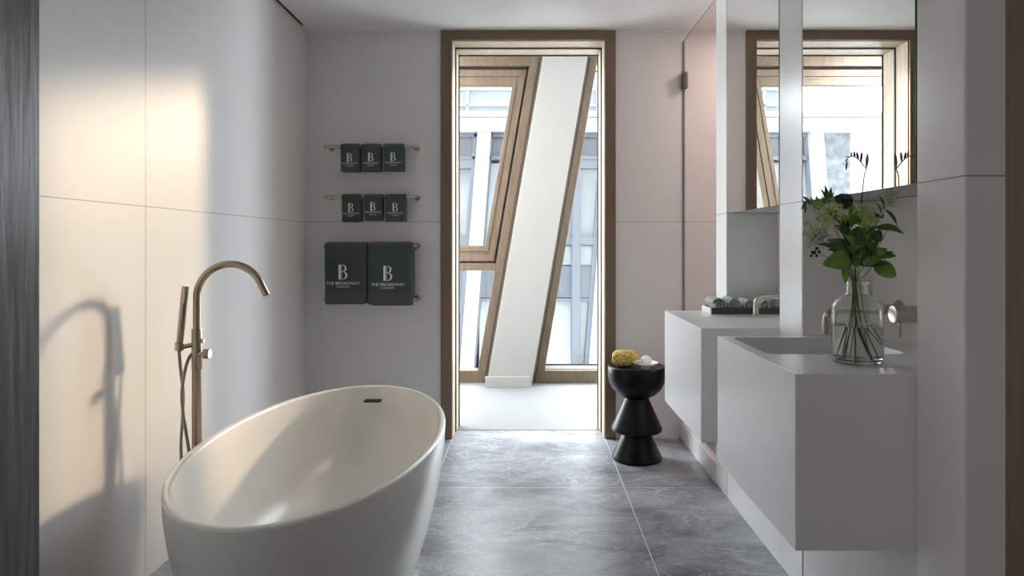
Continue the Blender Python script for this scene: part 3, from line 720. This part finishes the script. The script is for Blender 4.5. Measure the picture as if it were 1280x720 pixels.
def hang(px0, px1, pyb, zr, label, group, thick=0.016, big=False, back=0.0, seed=0, name='hand_towel'):
    rnd = random.Random(seed)
    s = F/(RY-0.03); x0 = (px0-VX)/s; x1 = (px1-VX)/s; zb = CH+(VY-pyb)/s
    root = thing(name, label, 'towel', ((x0+x1)/2, RY, zb), group)
    ri = 0.0112; ro = ri+thick; nx = 14
    prof = []   # closed outline (y, z)
    za = zr
    no = 12; nf = 14
    for k in range(nf): prof.append((RY-ro, zb+(za-zb)*k/nf, 'f'))
    for k in range(no+1):
        a = PI-PI*k/no; prof.append((RY+ro*math.cos(a), za+ro*math.sin(a)*0.72, 't'))
    zb2 = zb+back
    prof.append((RY+ro, zb2, 'b')); prof.append((RY+ri+0.001, zb2, 'b'))
    for k in range(no+1):
        a = PI*k/no; prof.append((RY+ri*math.cos(a), za+ri*math.sin(a), 'i'))
    prof.append((RY-ri-0.001, zb, 'i'))
    bm = NB(); rows = []
    for i in range(nx+1):
        u = i/nx; row = []
        for (y, z, tg) in prof:
            drop = max(0.0, (za-z)/(za-zb+1e-6))
            xx = x0+(x1-x0)*u
            xx += (u-0.5)*(-0.05)*(x1-x0)*(drop*0.6 if tg == 'f' else 0.2)
            yy = y; zz = z
            if tg == 'f':
                yy -= 0.004*math.sin(drop*PI)*math.sin(u*PI)+0.0015*math.sin(u*7+seed)*drop
                ed = min(u, 1-u); yy += 0.008*max(0, 1-ed/0.08)**2
                if z < zb+0.004: zz += 0.0035*math.sin(u*PI+seed*0.7)-0.003*(u-0.5)*rnd.choice((1, -1))*0+0.004*math.sin(seed*1.3)*(u-0.5)
            if tg == 't':
                ed = min(u, 1-u); zz -= 0.004*max(0, 1-ed/0.08)**2
            row.append(bm.verts.new((xx, yy, zz)))
        rows.append(row)
    n = len(prof)
    for a, b in zip(rows[:-1], rows[1:]):
        for k in range(n): bm.faces.new((a[k], a[(k+1) % n], b[(k+1) % n], b[k]))
    bm.faces.new(rows[0]); bm.faces.new(rows[-1][::-1])
    obj('cloth', bm, M_towel, root, smooth=True, angle=50)
    # inner fold peeping out under the hem
    bm = NB(); w = x1-x0
    box(bm, x0+w*0.10, x1-w*0.06, RY-ro+0.005, RY-ri-0.003, zb-0.004, zb+0.01)
    obj('inner_fold', bm, M_towel, root, bevel=0.002)
    yf = RY-ro-0.0062
    cx = (x0+x1)/2
    if not big:
        letter_B(0.052, cx, yf+0.0002, CH+(VY-(pyb-17.5))/s, root, M_print)
        textmesh('THE BROADWAY', 0.0125, 'lettering', root, cx, yf, CH+(VY-(pyb-10.2))/s, M_print)
        textmesh('LONDON', 0.0095, 'lettering', root, cx, yf, CH+(VY-(pyb-7.2))/s, M_print)
    else:
        cx -= 0.012
        letter_B(0.088, cx, yf+0.0002, CH+(VY-big)/s, root, M_print)
        textmesh('THE BROADWAY', 0.0255, 'lettering', root, cx, yf, CH+(VY-(big+14.2))/s, M_print)
        textmesh('LONDON', 0.015, 'lettering', root, cx, yf, CH+(VY-(big+18.5))/s, M_print, 1.3)
        bm = NB(); w = x1-x0
        prism(bm, [(x0+w*0.025, zb+0.006), (x1-w*0.025, zb+0.006), (x1-w*0.02, zb+0.07), (x0+w*0.02, zb+0.07)], RY-ro-0.0032, RY-ro+0.002)
        obj('woven_hem', bm, M_towelband, root, bevel=0.001)
    return root
G1 = 'hand towels on the top rail'; G2 = 'hand towels on the second rail'; G3 = 'bath towels'
hang(425, 449, 214.5, z1, 'dark green monogrammed hand towel on the top rail, nearest the left corner', G1, seed=1)
hang(451, 476, 214.0, z1, 'dark green monogrammed hand towel in the middle of the top rail', G1, seed=2)
hang(478.5, 504.5, 213.5, z1, 'dark green monogrammed hand towel on the top rail, nearest the doorway', G1, seed=3)
hang(426.5, 451, 277.0, z2, 'dark green monogrammed hand towel on the second rail, nearest the left corner', G2, seed=4)
hang(454.5, 478, 275.5, z2, 'dark green monogrammed hand towel in the middle of the second rail', G2, seed=5)
hang(481, 507, 276.5, z2, 'dark green monogrammed hand towel on the second rail, nearest the doorway', G2, seed=6)
hang(405.5, 458.2, 379.5, z3, 'large dark green bath towel with monogram, nearer the left corner', G3, thick=0.024, big=340, seed=7, name='bath_towel', back=0.0)
hang(459.3, 516.5, 381, z3, 'large dark green bath towel with monogram, nearer the doorway', G3, thick=0.026, big=341.5, seed=9, name='bath_towel', back=0.02)

# ------------------------------------------------------------------ stool with sponge, dish and soap
SX, SY = 0.600, 3.822
st = thing('stool', 'glossy black sculptural side stool of a bowl over two cones beside the doorway', 'stool', (SX, SY, 0))
bm = NB(); lathe(bm, [(0, 0), (0.130, 0), (0.136, 0.003), (0.138, 0.010), (0.136, 0.020), (0.066, 0.165), (0.064, 0.172)], 72, (SX, SY, 0)); obj('lower_cone', bm, M_black, st, smooth=True, angle=60)
bm = NB(); lathe(bm, [(0.064, 0.155), (0.130, 0.157), (0.137, 0.161), (0.139, 0.168), (0.137, 0.178), (0.062, 0.345), (0.058, 0.352)], 72, (SX, SY, 0)); obj('upper_cone', bm, M_black, st, smooth=True, angle=60)
bm = NB(); lathe(bm, [(0.058, 0.338), (0.075, 0.345), (0.105, 0.362), (0.132, 0.388), (0.150, 0.420), (0.158, 0.450), (0.160, 0.480), (0.160, 0.510), (0.158, 0.5155), (0.154, 0.517), (0.150, 0.515), (0, 0.515)], 72, (SX, SY, 0)); obj('bowl_seat', bm, M_black, st, smooth=True, angle=60)
SZ = 0.5152
bm = NB(); c = P(781, 446, 3.82); c.z = SZ+0.040
vs = ball(bm, (0, 0, 0), 1, sub=5)
for v in bm.verts:
    d = v.co.normalized(); q = Vector((abs(d.x)**0.62*math.copysign(1, d.x), abs(d.y)**0.7*math.copysign(1, d.y), abs(d.z)**0.7*math.copysign(1, d.z)))
    k = 1+0.10*noise.noise(d*2.3+Vector((3, 1, 2)))-0.045*abs(noise.noise(d*9))-0.05*max(0, noise.noise(d*17))
    v.co = Vector((q.x*0.072*k, q.y*0.050*k, q.z*0.044*k))+Vector(c)
mz = min(v.co.z for v in bm.verts)
for v in bm.verts: v.co.z += SZ-mz
tag(obj('sea_sponge', bm, M_sponge, smooth=True, angle=180, at=(c.x, c.y, SZ)), 'yellow porous natural sea sponge resting on the black stool', 'sponge')
dc = P(807, 457, 3.75); dc.z = SZ
dish = thing('soap_dish', 'small white footed dish holding soap on the black stool', 'dish', dc)
bm = NB(); lathe(bm, [(0, 0.0), (0.026, 0.0), (0.027, 0.004), (0.022, 0.008), (0.045, 0.014), (0.062, 0.022), (0.069, 0.032), (0.067, 0.033), (0.058, 0.025), (0.040, 0.0175), (0, 0.015)], 56, dc); obj('dish_body', bm, M_dish, dish, smooth=True, angle=60)
bm = NB(); sc_ = (dc.x+0.004, dc.y, SZ+0.0165+0.026); ball(bm, sc_, 0.030, (1.0, 0.75, 0.88), 4); tag(obj('soap_ball', bm, M_soap, smooth=True, angle=180, at=(sc_[0], sc_[1], SZ+0.016)), 'round cream soap lying in the white dish on the stool', 'soap')
bm = NB(); c2 = (dc.x-0.042, dc.y-0.004, SZ+0.034); ball(bm, c2, 0.018, (1.0, 0.9, 0.62), 3); tag(obj('soap_bar', bm, M_soap2, smooth=True, angle=180, at=(c2[0], c2[1], SZ+0.02)), 'small pinkish soap in the white dish beside the sponge', 'soap')

# ------------------------------------------------------------------ vase with bouquet
VAX, VAY = 0.8665, 1.815
vase = thing('glass_vase', 'clear glass bottle vase half full of water on the vanity nearest the doorway', 'vase', (VAX, VAY, VTOP))
R = 0.0625
bm = NB()
outer = [(0, 0.0), (0.052, 0.0), (0.058, 0.002), (0.0615, 0.008), (R, 0.016), (R, 0.135), (0.0615, 0.150), (0.056, 0.162), (0.044, 0.171), (0.032, 0.176), (0.0275, 0.182), (0.0265, 0.190), (0.0265, 0.204), (0.0295, 0.207), (0.0300, 0.211), (0.0290, 0.2145)]
inner = [(0.0255, 0.2135), (0.0240, 0.207), (0.0240, 0.188), (0.0260, 0.180), (0.032, 0.1725), (0.043, 0.1675), (0.0535, 0.158), (0.0590, 0.148), (0.0600, 0.134), (0.0600, 0.020), (0.058, 0.013), (0.050, 0.009), (0, 0.0075)]
lathe(bm, outer+inner, 72, (VAX, VAY, VTOP+0.0003)); obj('glass_body', bm, M_glass, vase, smooth=True, angle=60)
bm = NB(); wl = CH+(VY-406.5)/(F/VAY)-VTOP
lathe(bm, [(0, 0.0077), (0.050, 0.0092), (0.0582, 0.0132), (0.0602, 0.0205), (0.0602, wl-0.0008), (0.0600, wl), (0.057, wl-0.001), (0, wl-0.001)], 72, (VAX, VAY, VTOP+0.0003)); obj('water', bm, M_water, vase, smooth=True, angle=60)

def V(px, py, dy=0.0):
    return P(px, py, VAY) + Vector((0, dy, 0))
def leaf(name, parent, base, tip, width, m, nrm=(0, -1, 0.25), bend=0.0, fold=0.25, shape=0.9, wav=0.0):
    base = Vector(base); tip = Vector(tip); ax = tip-base; Ln = ax.length; d = ax.normalized(); n = Vector(nrm); n = (n-d*n.dot(d)).normalized(); s = d.cross(n)
    bm = NB(); NSEG = 12; rows = []
    for i in range(NSEG+1):
        t = i/NSEG
        w = width*0.5*(math.sin(PI*t**0.72))**shape if 0 < t < 1 else 0.0008
        c = base+d*(Ln*t)+n*(bend*Ln*math.sin(PI*t))
        row = []
        for u in (-1, -0.5, 0, 0.5, 1):
            wv = wav*math.sin(t*22+u*2)*abs(u)*width
            row.append(bm.verts.new(c+s*(u*w)+n*(fold*abs(u)*w+wv)))
        rows.append(row)
    for a, b in zip(rows[:-1], rows[1:]):
        for k in range(4): bm.faces.new((a[k], a[k+1], b[k+1], b[k]))
    o = obj(name, bm, m, parent, smooth=True, angle=180)
    md = o.modifiers.new('thick', 'SOLIDIFY'); md.thickness = 0.0006; md.offset = 0
    return o
def sprig(name, label, pts, rad=0.0013, m=None, cat='flower'):
    p = smooth_path(pts, 8)
    root = thing(name, label, cat, p[0])
    bm = NB(); n = len(p); tube(bm, p, [rad*(1.0-0.45*i/n) for i in range(n)], 8); obj('stem', bm, m or M_stem, root, smooth=True, angle=60)
    return root
def blades(bm, c, r, count, ln, w, rnd, squash=(1, 1, 1), up=0.3):
    for _ in range(count):
        d = Vector((rnd.gauss(0, 1), rnd.gauss(0, 1), rnd.gauss(0, 1)+up)).normalized()
        p = Vector(c)+Vector((d.x*r*squash[0], d.y*r*squash[1], d.z*r*squash[2]))*rnd.uniform(0.25, 1)
        t = p+(d+Vector((rnd.uniform(-.4, .4), rnd.uniform(-.4, .4), rnd.uniform(-.2, .6)))).normalized()*ln*rnd.uniform(0.6, 1.2)
        s = (t-p).cross(Vector((rnd.uniform(-1, 1), rnd.uniform(-1, 1), rnd.uniform(-1, 1)))).normalized()*w*0.5
        mid = p.lerp(t, 0.45)
        vv = [bm.verts.new(q) for q in (p, mid+s, t, mid-s)]
        bm.faces.new(vv)
def floret(bm, c, r, rnd, k=5):
    """tiny star flower"""
    n = Vector((rnd.uniform(-.6, .6), -1+rnd.uniform(-.2, .8), rnd.uniform(-.3, .9))).normalized()
    u = n.orthogonal().normalized(); w = n.cross(u); a0 = rnd.uniform(0, 1)
    for i in range(k):
        a = a0+2*PI*i/k; d = u*math.cos(a)+w*math.sin(a); s = n.cross(d)
        c = Vector(c)
        vv = [bm.verts.new(q) for q in (c, c+d*r*0.55+s*r*0.28+n*r*0.1, c+d*r+n*r*0.25, c+d*r*0.55-s*r*0.28+n*r*0.1)]
        bm.faces.new(vv)
rnd = random.Random(11)
# 1 tall freesia-like stem with grey buds
r = sprig('budding_stem', 'tallest stem in the vase, arching over with grey-violet buds', [V(1086, 447, .015), V(1072, 400, .01), V(1069, 350), V(1072, 300, .01), V(1078, 250, .005), V(1080, 222), V(1083, 211)], 0.0024, M_stemd)
bm = NB(); tube(bm, smooth_path([V(1083, 211), V(1078, 205), V(1073, 199), V(1066, 195), V(1060, 197)], 5), [0.0015]*20+[0.0009], 6); obj('side_stem', bm, M_stemd, r, smooth=True)
def bud(parent, a, b, w, m=None):
    bm = NB(); a = Vector(a); b = Vector(b); p = [a.lerp(b, t) for t in (0, .15, .4, .7, .92, 1)]
    tube(bm, p, [w*.2, w*.55, w, w*.95, w*.5, w*.1], 10); obj('bud', bm, m or M_bud, parent, smooth=True)
bud(r, V(1083, 211), V(1084.5, 192), 0.0042)
for a, b, w in (((1076, 203), (1077.5, 190), .0034), ((1073, 200), (1071, 190), .0032), ((1069, 197), (1067.5, 189), .0028), ((1065, 196), (1064, 190), .0024)):
    bud(r, V(*a), V(*b), w)
for a, b, w in (((1062, 196), (1056.5, 196), .0018), ((1060, 198), (1056.5, 202), .0022), ((1059, 201), (1057.5, 213), .0026)):
    bud(r, V(*a), V(*b), w, M_plum)
# 2 feathery pale clusters
def feathery(label, stem, clusters, m, n=26):
    r = sprig('flowering_spray', label, stem, 0.0013)
    for (px, py, dy, rr) in clusters:
        bm = NB(); c = V(px, py, dy); tube(bm, [Vector(smooth_path(stem, 4)[-3]), c], 0.0007, 5)
        blades(bm, c, rr, int(n*1.8), rr*0.62, rr*0.30, rnd)
        for _ in range(int(n*0.9)):
            d = Vector((rnd.gauss(0, 1), rnd.gauss(0, .8)-0.3, rnd.gauss(0, 1)+.3)).normalized()*rr*rnd.uniform(.6, 1.05)
            floret(bm, c+d, rr*0.30, rnd)
        obj('flower_cluster', bm, m, r)
    return r
feathery('pale green feathery spray leaning towards the further vanity, upper of two', [V(1062, 450, .01), V(1066, 400, .0), V(1067, 352, -.005), V(1050, 310, -.02), V(1034, 272, -.02)],
         [(1033, 268, -.02, .016), (1022, 262, -.015, .014), (1041, 262, -.03, .014), (1028, 278, -.03, .013), (1037, 252, -.01, .011), (1045, 273, -.04, .013), (1022, 274, -.02, .011)], M_pale)
rr_ = feathery('wispy pale green spray drooping lowest towards the further vanity', [V(1050, 440, .0), V(1062, 400, .0), V(1065, 352, .0), V(1045, 318, .0), V(1022, 296, .0), V(1012, 290, -.01)],
         [(1015, 286, -.01, .013), (1008, 292, .0, .010), (1024, 290, -.01, .012), (1016, 298, .0, .009), (1007, 280, -.01, .008)], M_pale, 20)
bm = NB()
for k in range(22):
    a = V(1026+rnd.uniform(-8, 10), 288+rnd.uniform(-6, 8), rnd.uniform(-.03, .01)); b = V(1012+rnd.uniform(-9, 14), 308+rnd.uniform(-8, 6), rnd.uniform(-.03, .01))
    tube(bm, smooth_path([a, a.lerp(b, .5)+Vector((0, 0, .004)), b], 4), 0.00045, 4)
obj('wisps', bm, M_stemd, rr_)
feathery('dense yellow-green flower head in the middle of the bouquet', [V(1064, 448, .0), V(1068, 400, -.005), V(1068, 352, -.01), V(1072, 300, -.03), V(1074, 272, -.035)],
         [(1073, 268, -.035, .016), (1081, 274, -.03, .014), (1068, 262, -.03, .013), (1080, 262, -.02, .012), (1088, 278, -.02, .012), (1072, 280, -.045, .014)], M_pale, 30)
r = feathery('greenish white flower head on a long stem leaning out beside the mirror edge', [V(1048, 446, .0), V(1064, 400, .0), V(1071, 352, .0), V(1082, 312, .0), V(1094, 282, .0), V(1106, 262, .0)],
         [(1112, 248, 0, .013), (1118, 243, 0, .009), (1107, 243, 0, .008), (1116, 254, 0, .010), (1107, 256, -.01, .009), (1112, 237, 0, .007)], M_cream, 22)
for a, b, w in (((1107, 262), (1121, 282), .010), ((1105, 262), (1098, 243), .007), ((1102, 267), (1094, 252), .006)):
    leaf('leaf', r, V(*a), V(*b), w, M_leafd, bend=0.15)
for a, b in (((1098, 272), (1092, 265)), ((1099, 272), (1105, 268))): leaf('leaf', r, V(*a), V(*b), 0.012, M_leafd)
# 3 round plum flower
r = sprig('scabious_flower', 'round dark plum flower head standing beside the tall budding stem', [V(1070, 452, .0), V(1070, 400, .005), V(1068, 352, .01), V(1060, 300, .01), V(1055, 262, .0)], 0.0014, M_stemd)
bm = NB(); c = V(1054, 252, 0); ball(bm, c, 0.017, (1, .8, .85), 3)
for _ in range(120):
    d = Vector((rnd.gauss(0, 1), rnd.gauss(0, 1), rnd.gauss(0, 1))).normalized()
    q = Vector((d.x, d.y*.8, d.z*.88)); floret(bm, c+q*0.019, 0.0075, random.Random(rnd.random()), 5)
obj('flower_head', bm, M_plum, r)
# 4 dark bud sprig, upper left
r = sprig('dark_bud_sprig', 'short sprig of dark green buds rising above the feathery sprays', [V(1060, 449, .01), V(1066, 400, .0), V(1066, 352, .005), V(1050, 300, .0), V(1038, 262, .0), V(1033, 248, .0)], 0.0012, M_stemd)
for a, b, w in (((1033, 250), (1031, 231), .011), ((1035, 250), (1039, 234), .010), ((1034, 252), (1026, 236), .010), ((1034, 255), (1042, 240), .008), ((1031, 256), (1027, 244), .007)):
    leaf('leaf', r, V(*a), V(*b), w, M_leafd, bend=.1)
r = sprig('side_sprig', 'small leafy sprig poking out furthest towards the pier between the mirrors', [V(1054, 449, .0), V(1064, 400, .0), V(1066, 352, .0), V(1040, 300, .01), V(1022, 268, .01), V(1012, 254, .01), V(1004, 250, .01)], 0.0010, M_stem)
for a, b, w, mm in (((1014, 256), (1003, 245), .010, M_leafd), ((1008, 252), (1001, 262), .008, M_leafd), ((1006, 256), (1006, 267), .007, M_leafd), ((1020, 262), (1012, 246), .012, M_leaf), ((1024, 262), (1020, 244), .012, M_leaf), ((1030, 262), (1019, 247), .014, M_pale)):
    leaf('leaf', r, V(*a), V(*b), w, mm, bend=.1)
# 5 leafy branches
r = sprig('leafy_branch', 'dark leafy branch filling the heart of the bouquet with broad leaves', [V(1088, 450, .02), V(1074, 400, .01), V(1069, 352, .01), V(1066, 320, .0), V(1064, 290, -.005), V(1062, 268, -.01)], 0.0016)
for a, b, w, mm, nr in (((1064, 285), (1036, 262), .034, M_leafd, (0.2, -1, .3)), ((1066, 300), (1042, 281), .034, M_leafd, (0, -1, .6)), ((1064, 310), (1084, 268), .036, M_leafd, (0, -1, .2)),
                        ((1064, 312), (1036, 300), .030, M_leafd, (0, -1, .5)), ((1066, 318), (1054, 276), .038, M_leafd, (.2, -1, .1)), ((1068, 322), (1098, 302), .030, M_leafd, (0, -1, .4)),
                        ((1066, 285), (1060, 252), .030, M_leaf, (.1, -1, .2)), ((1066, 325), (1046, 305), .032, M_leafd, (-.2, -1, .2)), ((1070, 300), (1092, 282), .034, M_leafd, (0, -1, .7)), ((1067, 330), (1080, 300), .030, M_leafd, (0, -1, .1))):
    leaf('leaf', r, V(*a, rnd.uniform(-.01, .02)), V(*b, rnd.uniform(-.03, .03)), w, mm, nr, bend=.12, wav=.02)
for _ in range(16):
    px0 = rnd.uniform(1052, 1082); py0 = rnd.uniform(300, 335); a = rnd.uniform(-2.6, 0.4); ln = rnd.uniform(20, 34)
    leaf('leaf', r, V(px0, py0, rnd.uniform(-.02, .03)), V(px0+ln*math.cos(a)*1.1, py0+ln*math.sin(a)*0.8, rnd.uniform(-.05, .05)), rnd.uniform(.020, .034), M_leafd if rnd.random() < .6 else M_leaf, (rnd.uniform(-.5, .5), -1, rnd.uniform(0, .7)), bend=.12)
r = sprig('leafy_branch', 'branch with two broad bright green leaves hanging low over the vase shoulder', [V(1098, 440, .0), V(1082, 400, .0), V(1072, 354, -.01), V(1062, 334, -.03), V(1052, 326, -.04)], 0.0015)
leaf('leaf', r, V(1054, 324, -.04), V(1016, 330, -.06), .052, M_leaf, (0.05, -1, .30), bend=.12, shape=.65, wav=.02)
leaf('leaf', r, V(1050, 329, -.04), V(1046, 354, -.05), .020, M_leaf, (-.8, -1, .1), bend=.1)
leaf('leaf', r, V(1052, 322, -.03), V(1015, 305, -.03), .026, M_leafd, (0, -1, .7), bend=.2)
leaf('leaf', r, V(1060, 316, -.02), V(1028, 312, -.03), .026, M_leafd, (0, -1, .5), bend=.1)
r = sprig('leafy_branch', 'branch with broad green leaves spreading towards the wall tap side', [V(1084, 452, .0), V(1076, 400, .0), V(1071, 353, .0), V(1080, 345, .0), V(1090, 333, .0), V(1094, 322, .0), V(1093, 302, .0), V(1090, 292, .0)], 0.0013)
leaf('leaf', r, V(1090, 331, -.01), V(1115, 345, -.02), .044, M_leaf, (0, -1, .15), bend=.1, shape=.6)
leaf('leaf', r, V(1093, 322, -.01), V(1118, 320, -.01), .024, M_leaf, (0, -1, .7), bend=.15)
leaf('leaf', r, V(1092, 320, -.0), V(1078, 322, -.03), .036, M_leafd, (0, -1, .3), bend=.1, shape=.7)
leaf('leaf', r, V(1095, 323, .0), V(1112, 326, .01), .010, M_leafd, (0, -.4, 1), bend=.05)
leaf('leaf', r, V(1094, 285, .0), V(1125, 293, -.02), .022, M_leafd, (0, -1, .6), bend=.2)
leaf('leaf', r, V(1090, 300, .0), V(1101, 288, -.0), .034, M_leafd, (.3, -1, .1), bend=.1, shape=.7)
leaf('leaf', r, V(1086, 312, .0), V(1074, 292, -.03), .024, M_leaf, (.3, -1, .1), bend=.1)
leaf('leaf', r, V(1092, 318, -.01), V(1104, 311, -.02), .026, M_leaf, (.1, -1, .4), bend=.1)
leaf('leaf', r, V(1093, 316, -.01), V(1080, 308, -.02), .030, M_leafd, (.1, -1, .4), bend=.1)
r = sprig('bare_twig', 'thin bare twig sticking out beside the broad green leaves', [V(1090, 448, .0), V(1078, 400, .01), V(1073, 353, .01), V(1088, 325, .01), V(1102, 306, .01), V(1109, 292, .01), V(1115, 279, .01)], 0.0010, M_stemd, cat='twig')
# 6 berries
r = sprig('berry_sprig', 'little sprig of black berries just above the lowest broad leaf', [V(1092, 430, .0), V(1077, 400, .01), V(1068, 352, .01), V(1045, 330, .0), V(1028, 318, .0), V(1020, 316, .0)], 0.0010, M_stemd)
for k in range(9):
    bm = NB(); ball(bm, V(1020+rnd.uniform(-5, 5), 315+rnd.uniform(-6, 6), rnd.uniform(-.01, .01)), 0.0042, sub=2); obj('berry', bm, M_berry, r, smooth=True, angle=180)
# 7 white petals
r = sprig('white_blossom', 'small white blossom half hidden behind the yellow-green flower head', [V(1060, 447, .01), V(1066, 400, .01), V(1070, 352, .01), V(1073, 300, .02), V(1074, 262, .005)], 0.0010)
for a, b, w in (((1078, 262), (1066, 257), .012), ((1076, 262), (1082, 255), .010), ((1074, 264), (1074, 254), .010)): leaf('petal', r, V(*a, .004), V(*b, .0), w, M_petal, (0, -.6, 1), bend=.2)
for a, b, w in (((1065, 283), (1052, 288), .012),): leaf('petal', r, V(*a, -.05), V(*b, -.055), w, M_petal, (0, -.5, 1), bend=.2)

# ------------------------------------------------------------------ added fill lights (outside the view)
M_fill = bpy.data.materials.new('fill_glow'); M_fill.use_nodes = True
N = M_fill.node_tree.nodes; N.clear(); em = N.new('ShaderNodeEmission'); ou = N.new('ShaderNodeOutputMaterial'); M_fill.node_tree.links.new(em.outputs[0], ou.inputs[0])
em.inputs[0].default_value = (1.0, 0.95, 0.90, 1); em.inputs[1].default_value = 3.0
def fill_downlight(x, y, z, power, col, label, r=0.06):
    root = thing('fill_light', label, 'fill light', (x, y, z), 'added fill lights')
    bm = NB(); lathe(bm, [(r, 0), (r+0.012, 0), (r+0.012, -0.006), (r, -0.008)], 40, (x, y, z-0.0004)); obj('trim_ring', bm, M_white, root, smooth=True)
    bm = NB(); lathe(bm, [(0, -0.003), (r, -0.003)], 40, (x, y, z)); obj('diffuser', bm, M_fill, root)
    ld = bpy.data.lights.new('fill_downlight', 'AREA'); ld.shape = 'DISK'; ld.size = r*2; ld.energy = power; ld.color = col
    lo = bpy.data.objects.new('fill_downlight', ld); C.objects.link(lo); lo.location = (x, y, z-0.012)
    lo.parent = root; lo.matrix_parent_inverse = Matrix.Translation(-Vector(root.location))
    return root
fill_downlight(-1.3, -0.7, 2.6, 8.5, (1.0, 0.93, 0.86), 'added unseen fill light in the hall before the bathroom')  # added fill for surfaces that face the camera
fill_downlight(1.45, 3.85, ZC, 3.6, (1.0, 0.83, 0.77), 'added unseen warm fill light inside the glass shower')  # added fill giving the warm cast behind the shower glass

def fill_panel_light(x, y, z, sx, sy, power, label):
    root = thing('fill_panel', label, 'fill light', (x, y, z))
    bm = NB(); box(bm, x-sx/2-0.02, x+sx/2+0.02, y-sy/2-0.02, y+sy/2+0.02, z-0.015, z-0.0005); obj('housing', bm, M_white, root)
    bm = NB(); box(bm, x-sx/2, x+sx/2, y-sy/2, y+sy/2, z-0.018, z-0.0155); obj('diffuser', bm, M_fill, root)
    ld = bpy.data.lights.new('panel', 'AREA'); ld.shape = 'RECTANGLE'; ld.size = sx; ld.size_y = sy; ld.energy = power; ld.color = (0.93, 0.97, 1.0)
    lo = bpy.data.objects.new('panel', ld); C.objects.link(lo); lo.location = (x, y, z-0.02)
    lo.parent = root; lo.matrix_parent_inverse = Matrix.Translation(-Vector(root.location))
fill_panel_light(-1.7, 5.15, 2.90, 1.4, 0.9, 95.0, 'added unseen fill light panel at the end of the glazed balcony')  # added fill that sends more light through the doorway

# ------------------------------------------------------------------ daylight
w = bpy.data.worlds.new('overcast_sky'); bpy.context.scene.world = w; w.use_nodes = True
N = w.node_tree.nodes; bg = N['Background']; bg.inputs[0].default_value = (0.88, 0.94, 1.0, 1); bg.inputs[1].default_value = 9.5
sd = bpy.data.lights.new('sun', 'SUN'); sd.energy = 1.9; sd.color = (1.0, 0.72, 0.46); sd.angle = math.radians(4.0)
so = bpy.data.objects.new('sun', sd); C.objects.link(so)
dirv = Vector((0.68, 1.0, 0.298)); so.rotation_euler = dirv.to_track_quat('Z', 'Y').to_euler(); so.location = (6, 11, 5)
def portal(x, y, z, sx, sz, rot):
    ld = bpy.data.lights.new('portal', 'AREA'); ld.shape = 'RECTANGLE'; ld.size = sx; ld.size_y = sz; ld.cycles.is_portal = True
    o = bpy.data.objects.new('portal', ld); C.objects.link(o); o.location = (x, y, z); o.rotation_euler = rot
portal(-0.15, 6.06, 1.45, 6.3, 2.9, (-PI/2, 0, 0))

# ------------------------------------------------------------------ camera
cd = bpy.data.cameras.new('camera'); cam = bpy.data.objects.new('camera', cd); C.objects.link(cam)
cam.location = (0, 0, CH); cam.rotation_euler = (PI/2, 0, 0)
cd.sensor_width = 36; cd.lens = F/1280*36; cd.shift_x = (640-VX)/1280; cd.shift_y = -(360-VY)/1280
cd.clip_start = 0.02
sc = bpy.context.scene; sc.camera = cam
sc.view_settings.view_transform = 'Standard'; sc.view_settings.look = 'None'; sc.view_settings.gamma = 1.0; sc.view_settings.use_curve_mapping = False
sc.view_settings.exposure = 1.0
sc.cycles.use_denoising = True
sc.cycles.max_bounces = 14; sc.cycles.diffuse_bounces = 8; sc.cycles.glossy_bounces = 6; sc.cycles.transmission_bounces = 12; sc.cycles.transparent_max_bounces = 16
sc.cycles.sample_clamp_indirect = 6.0
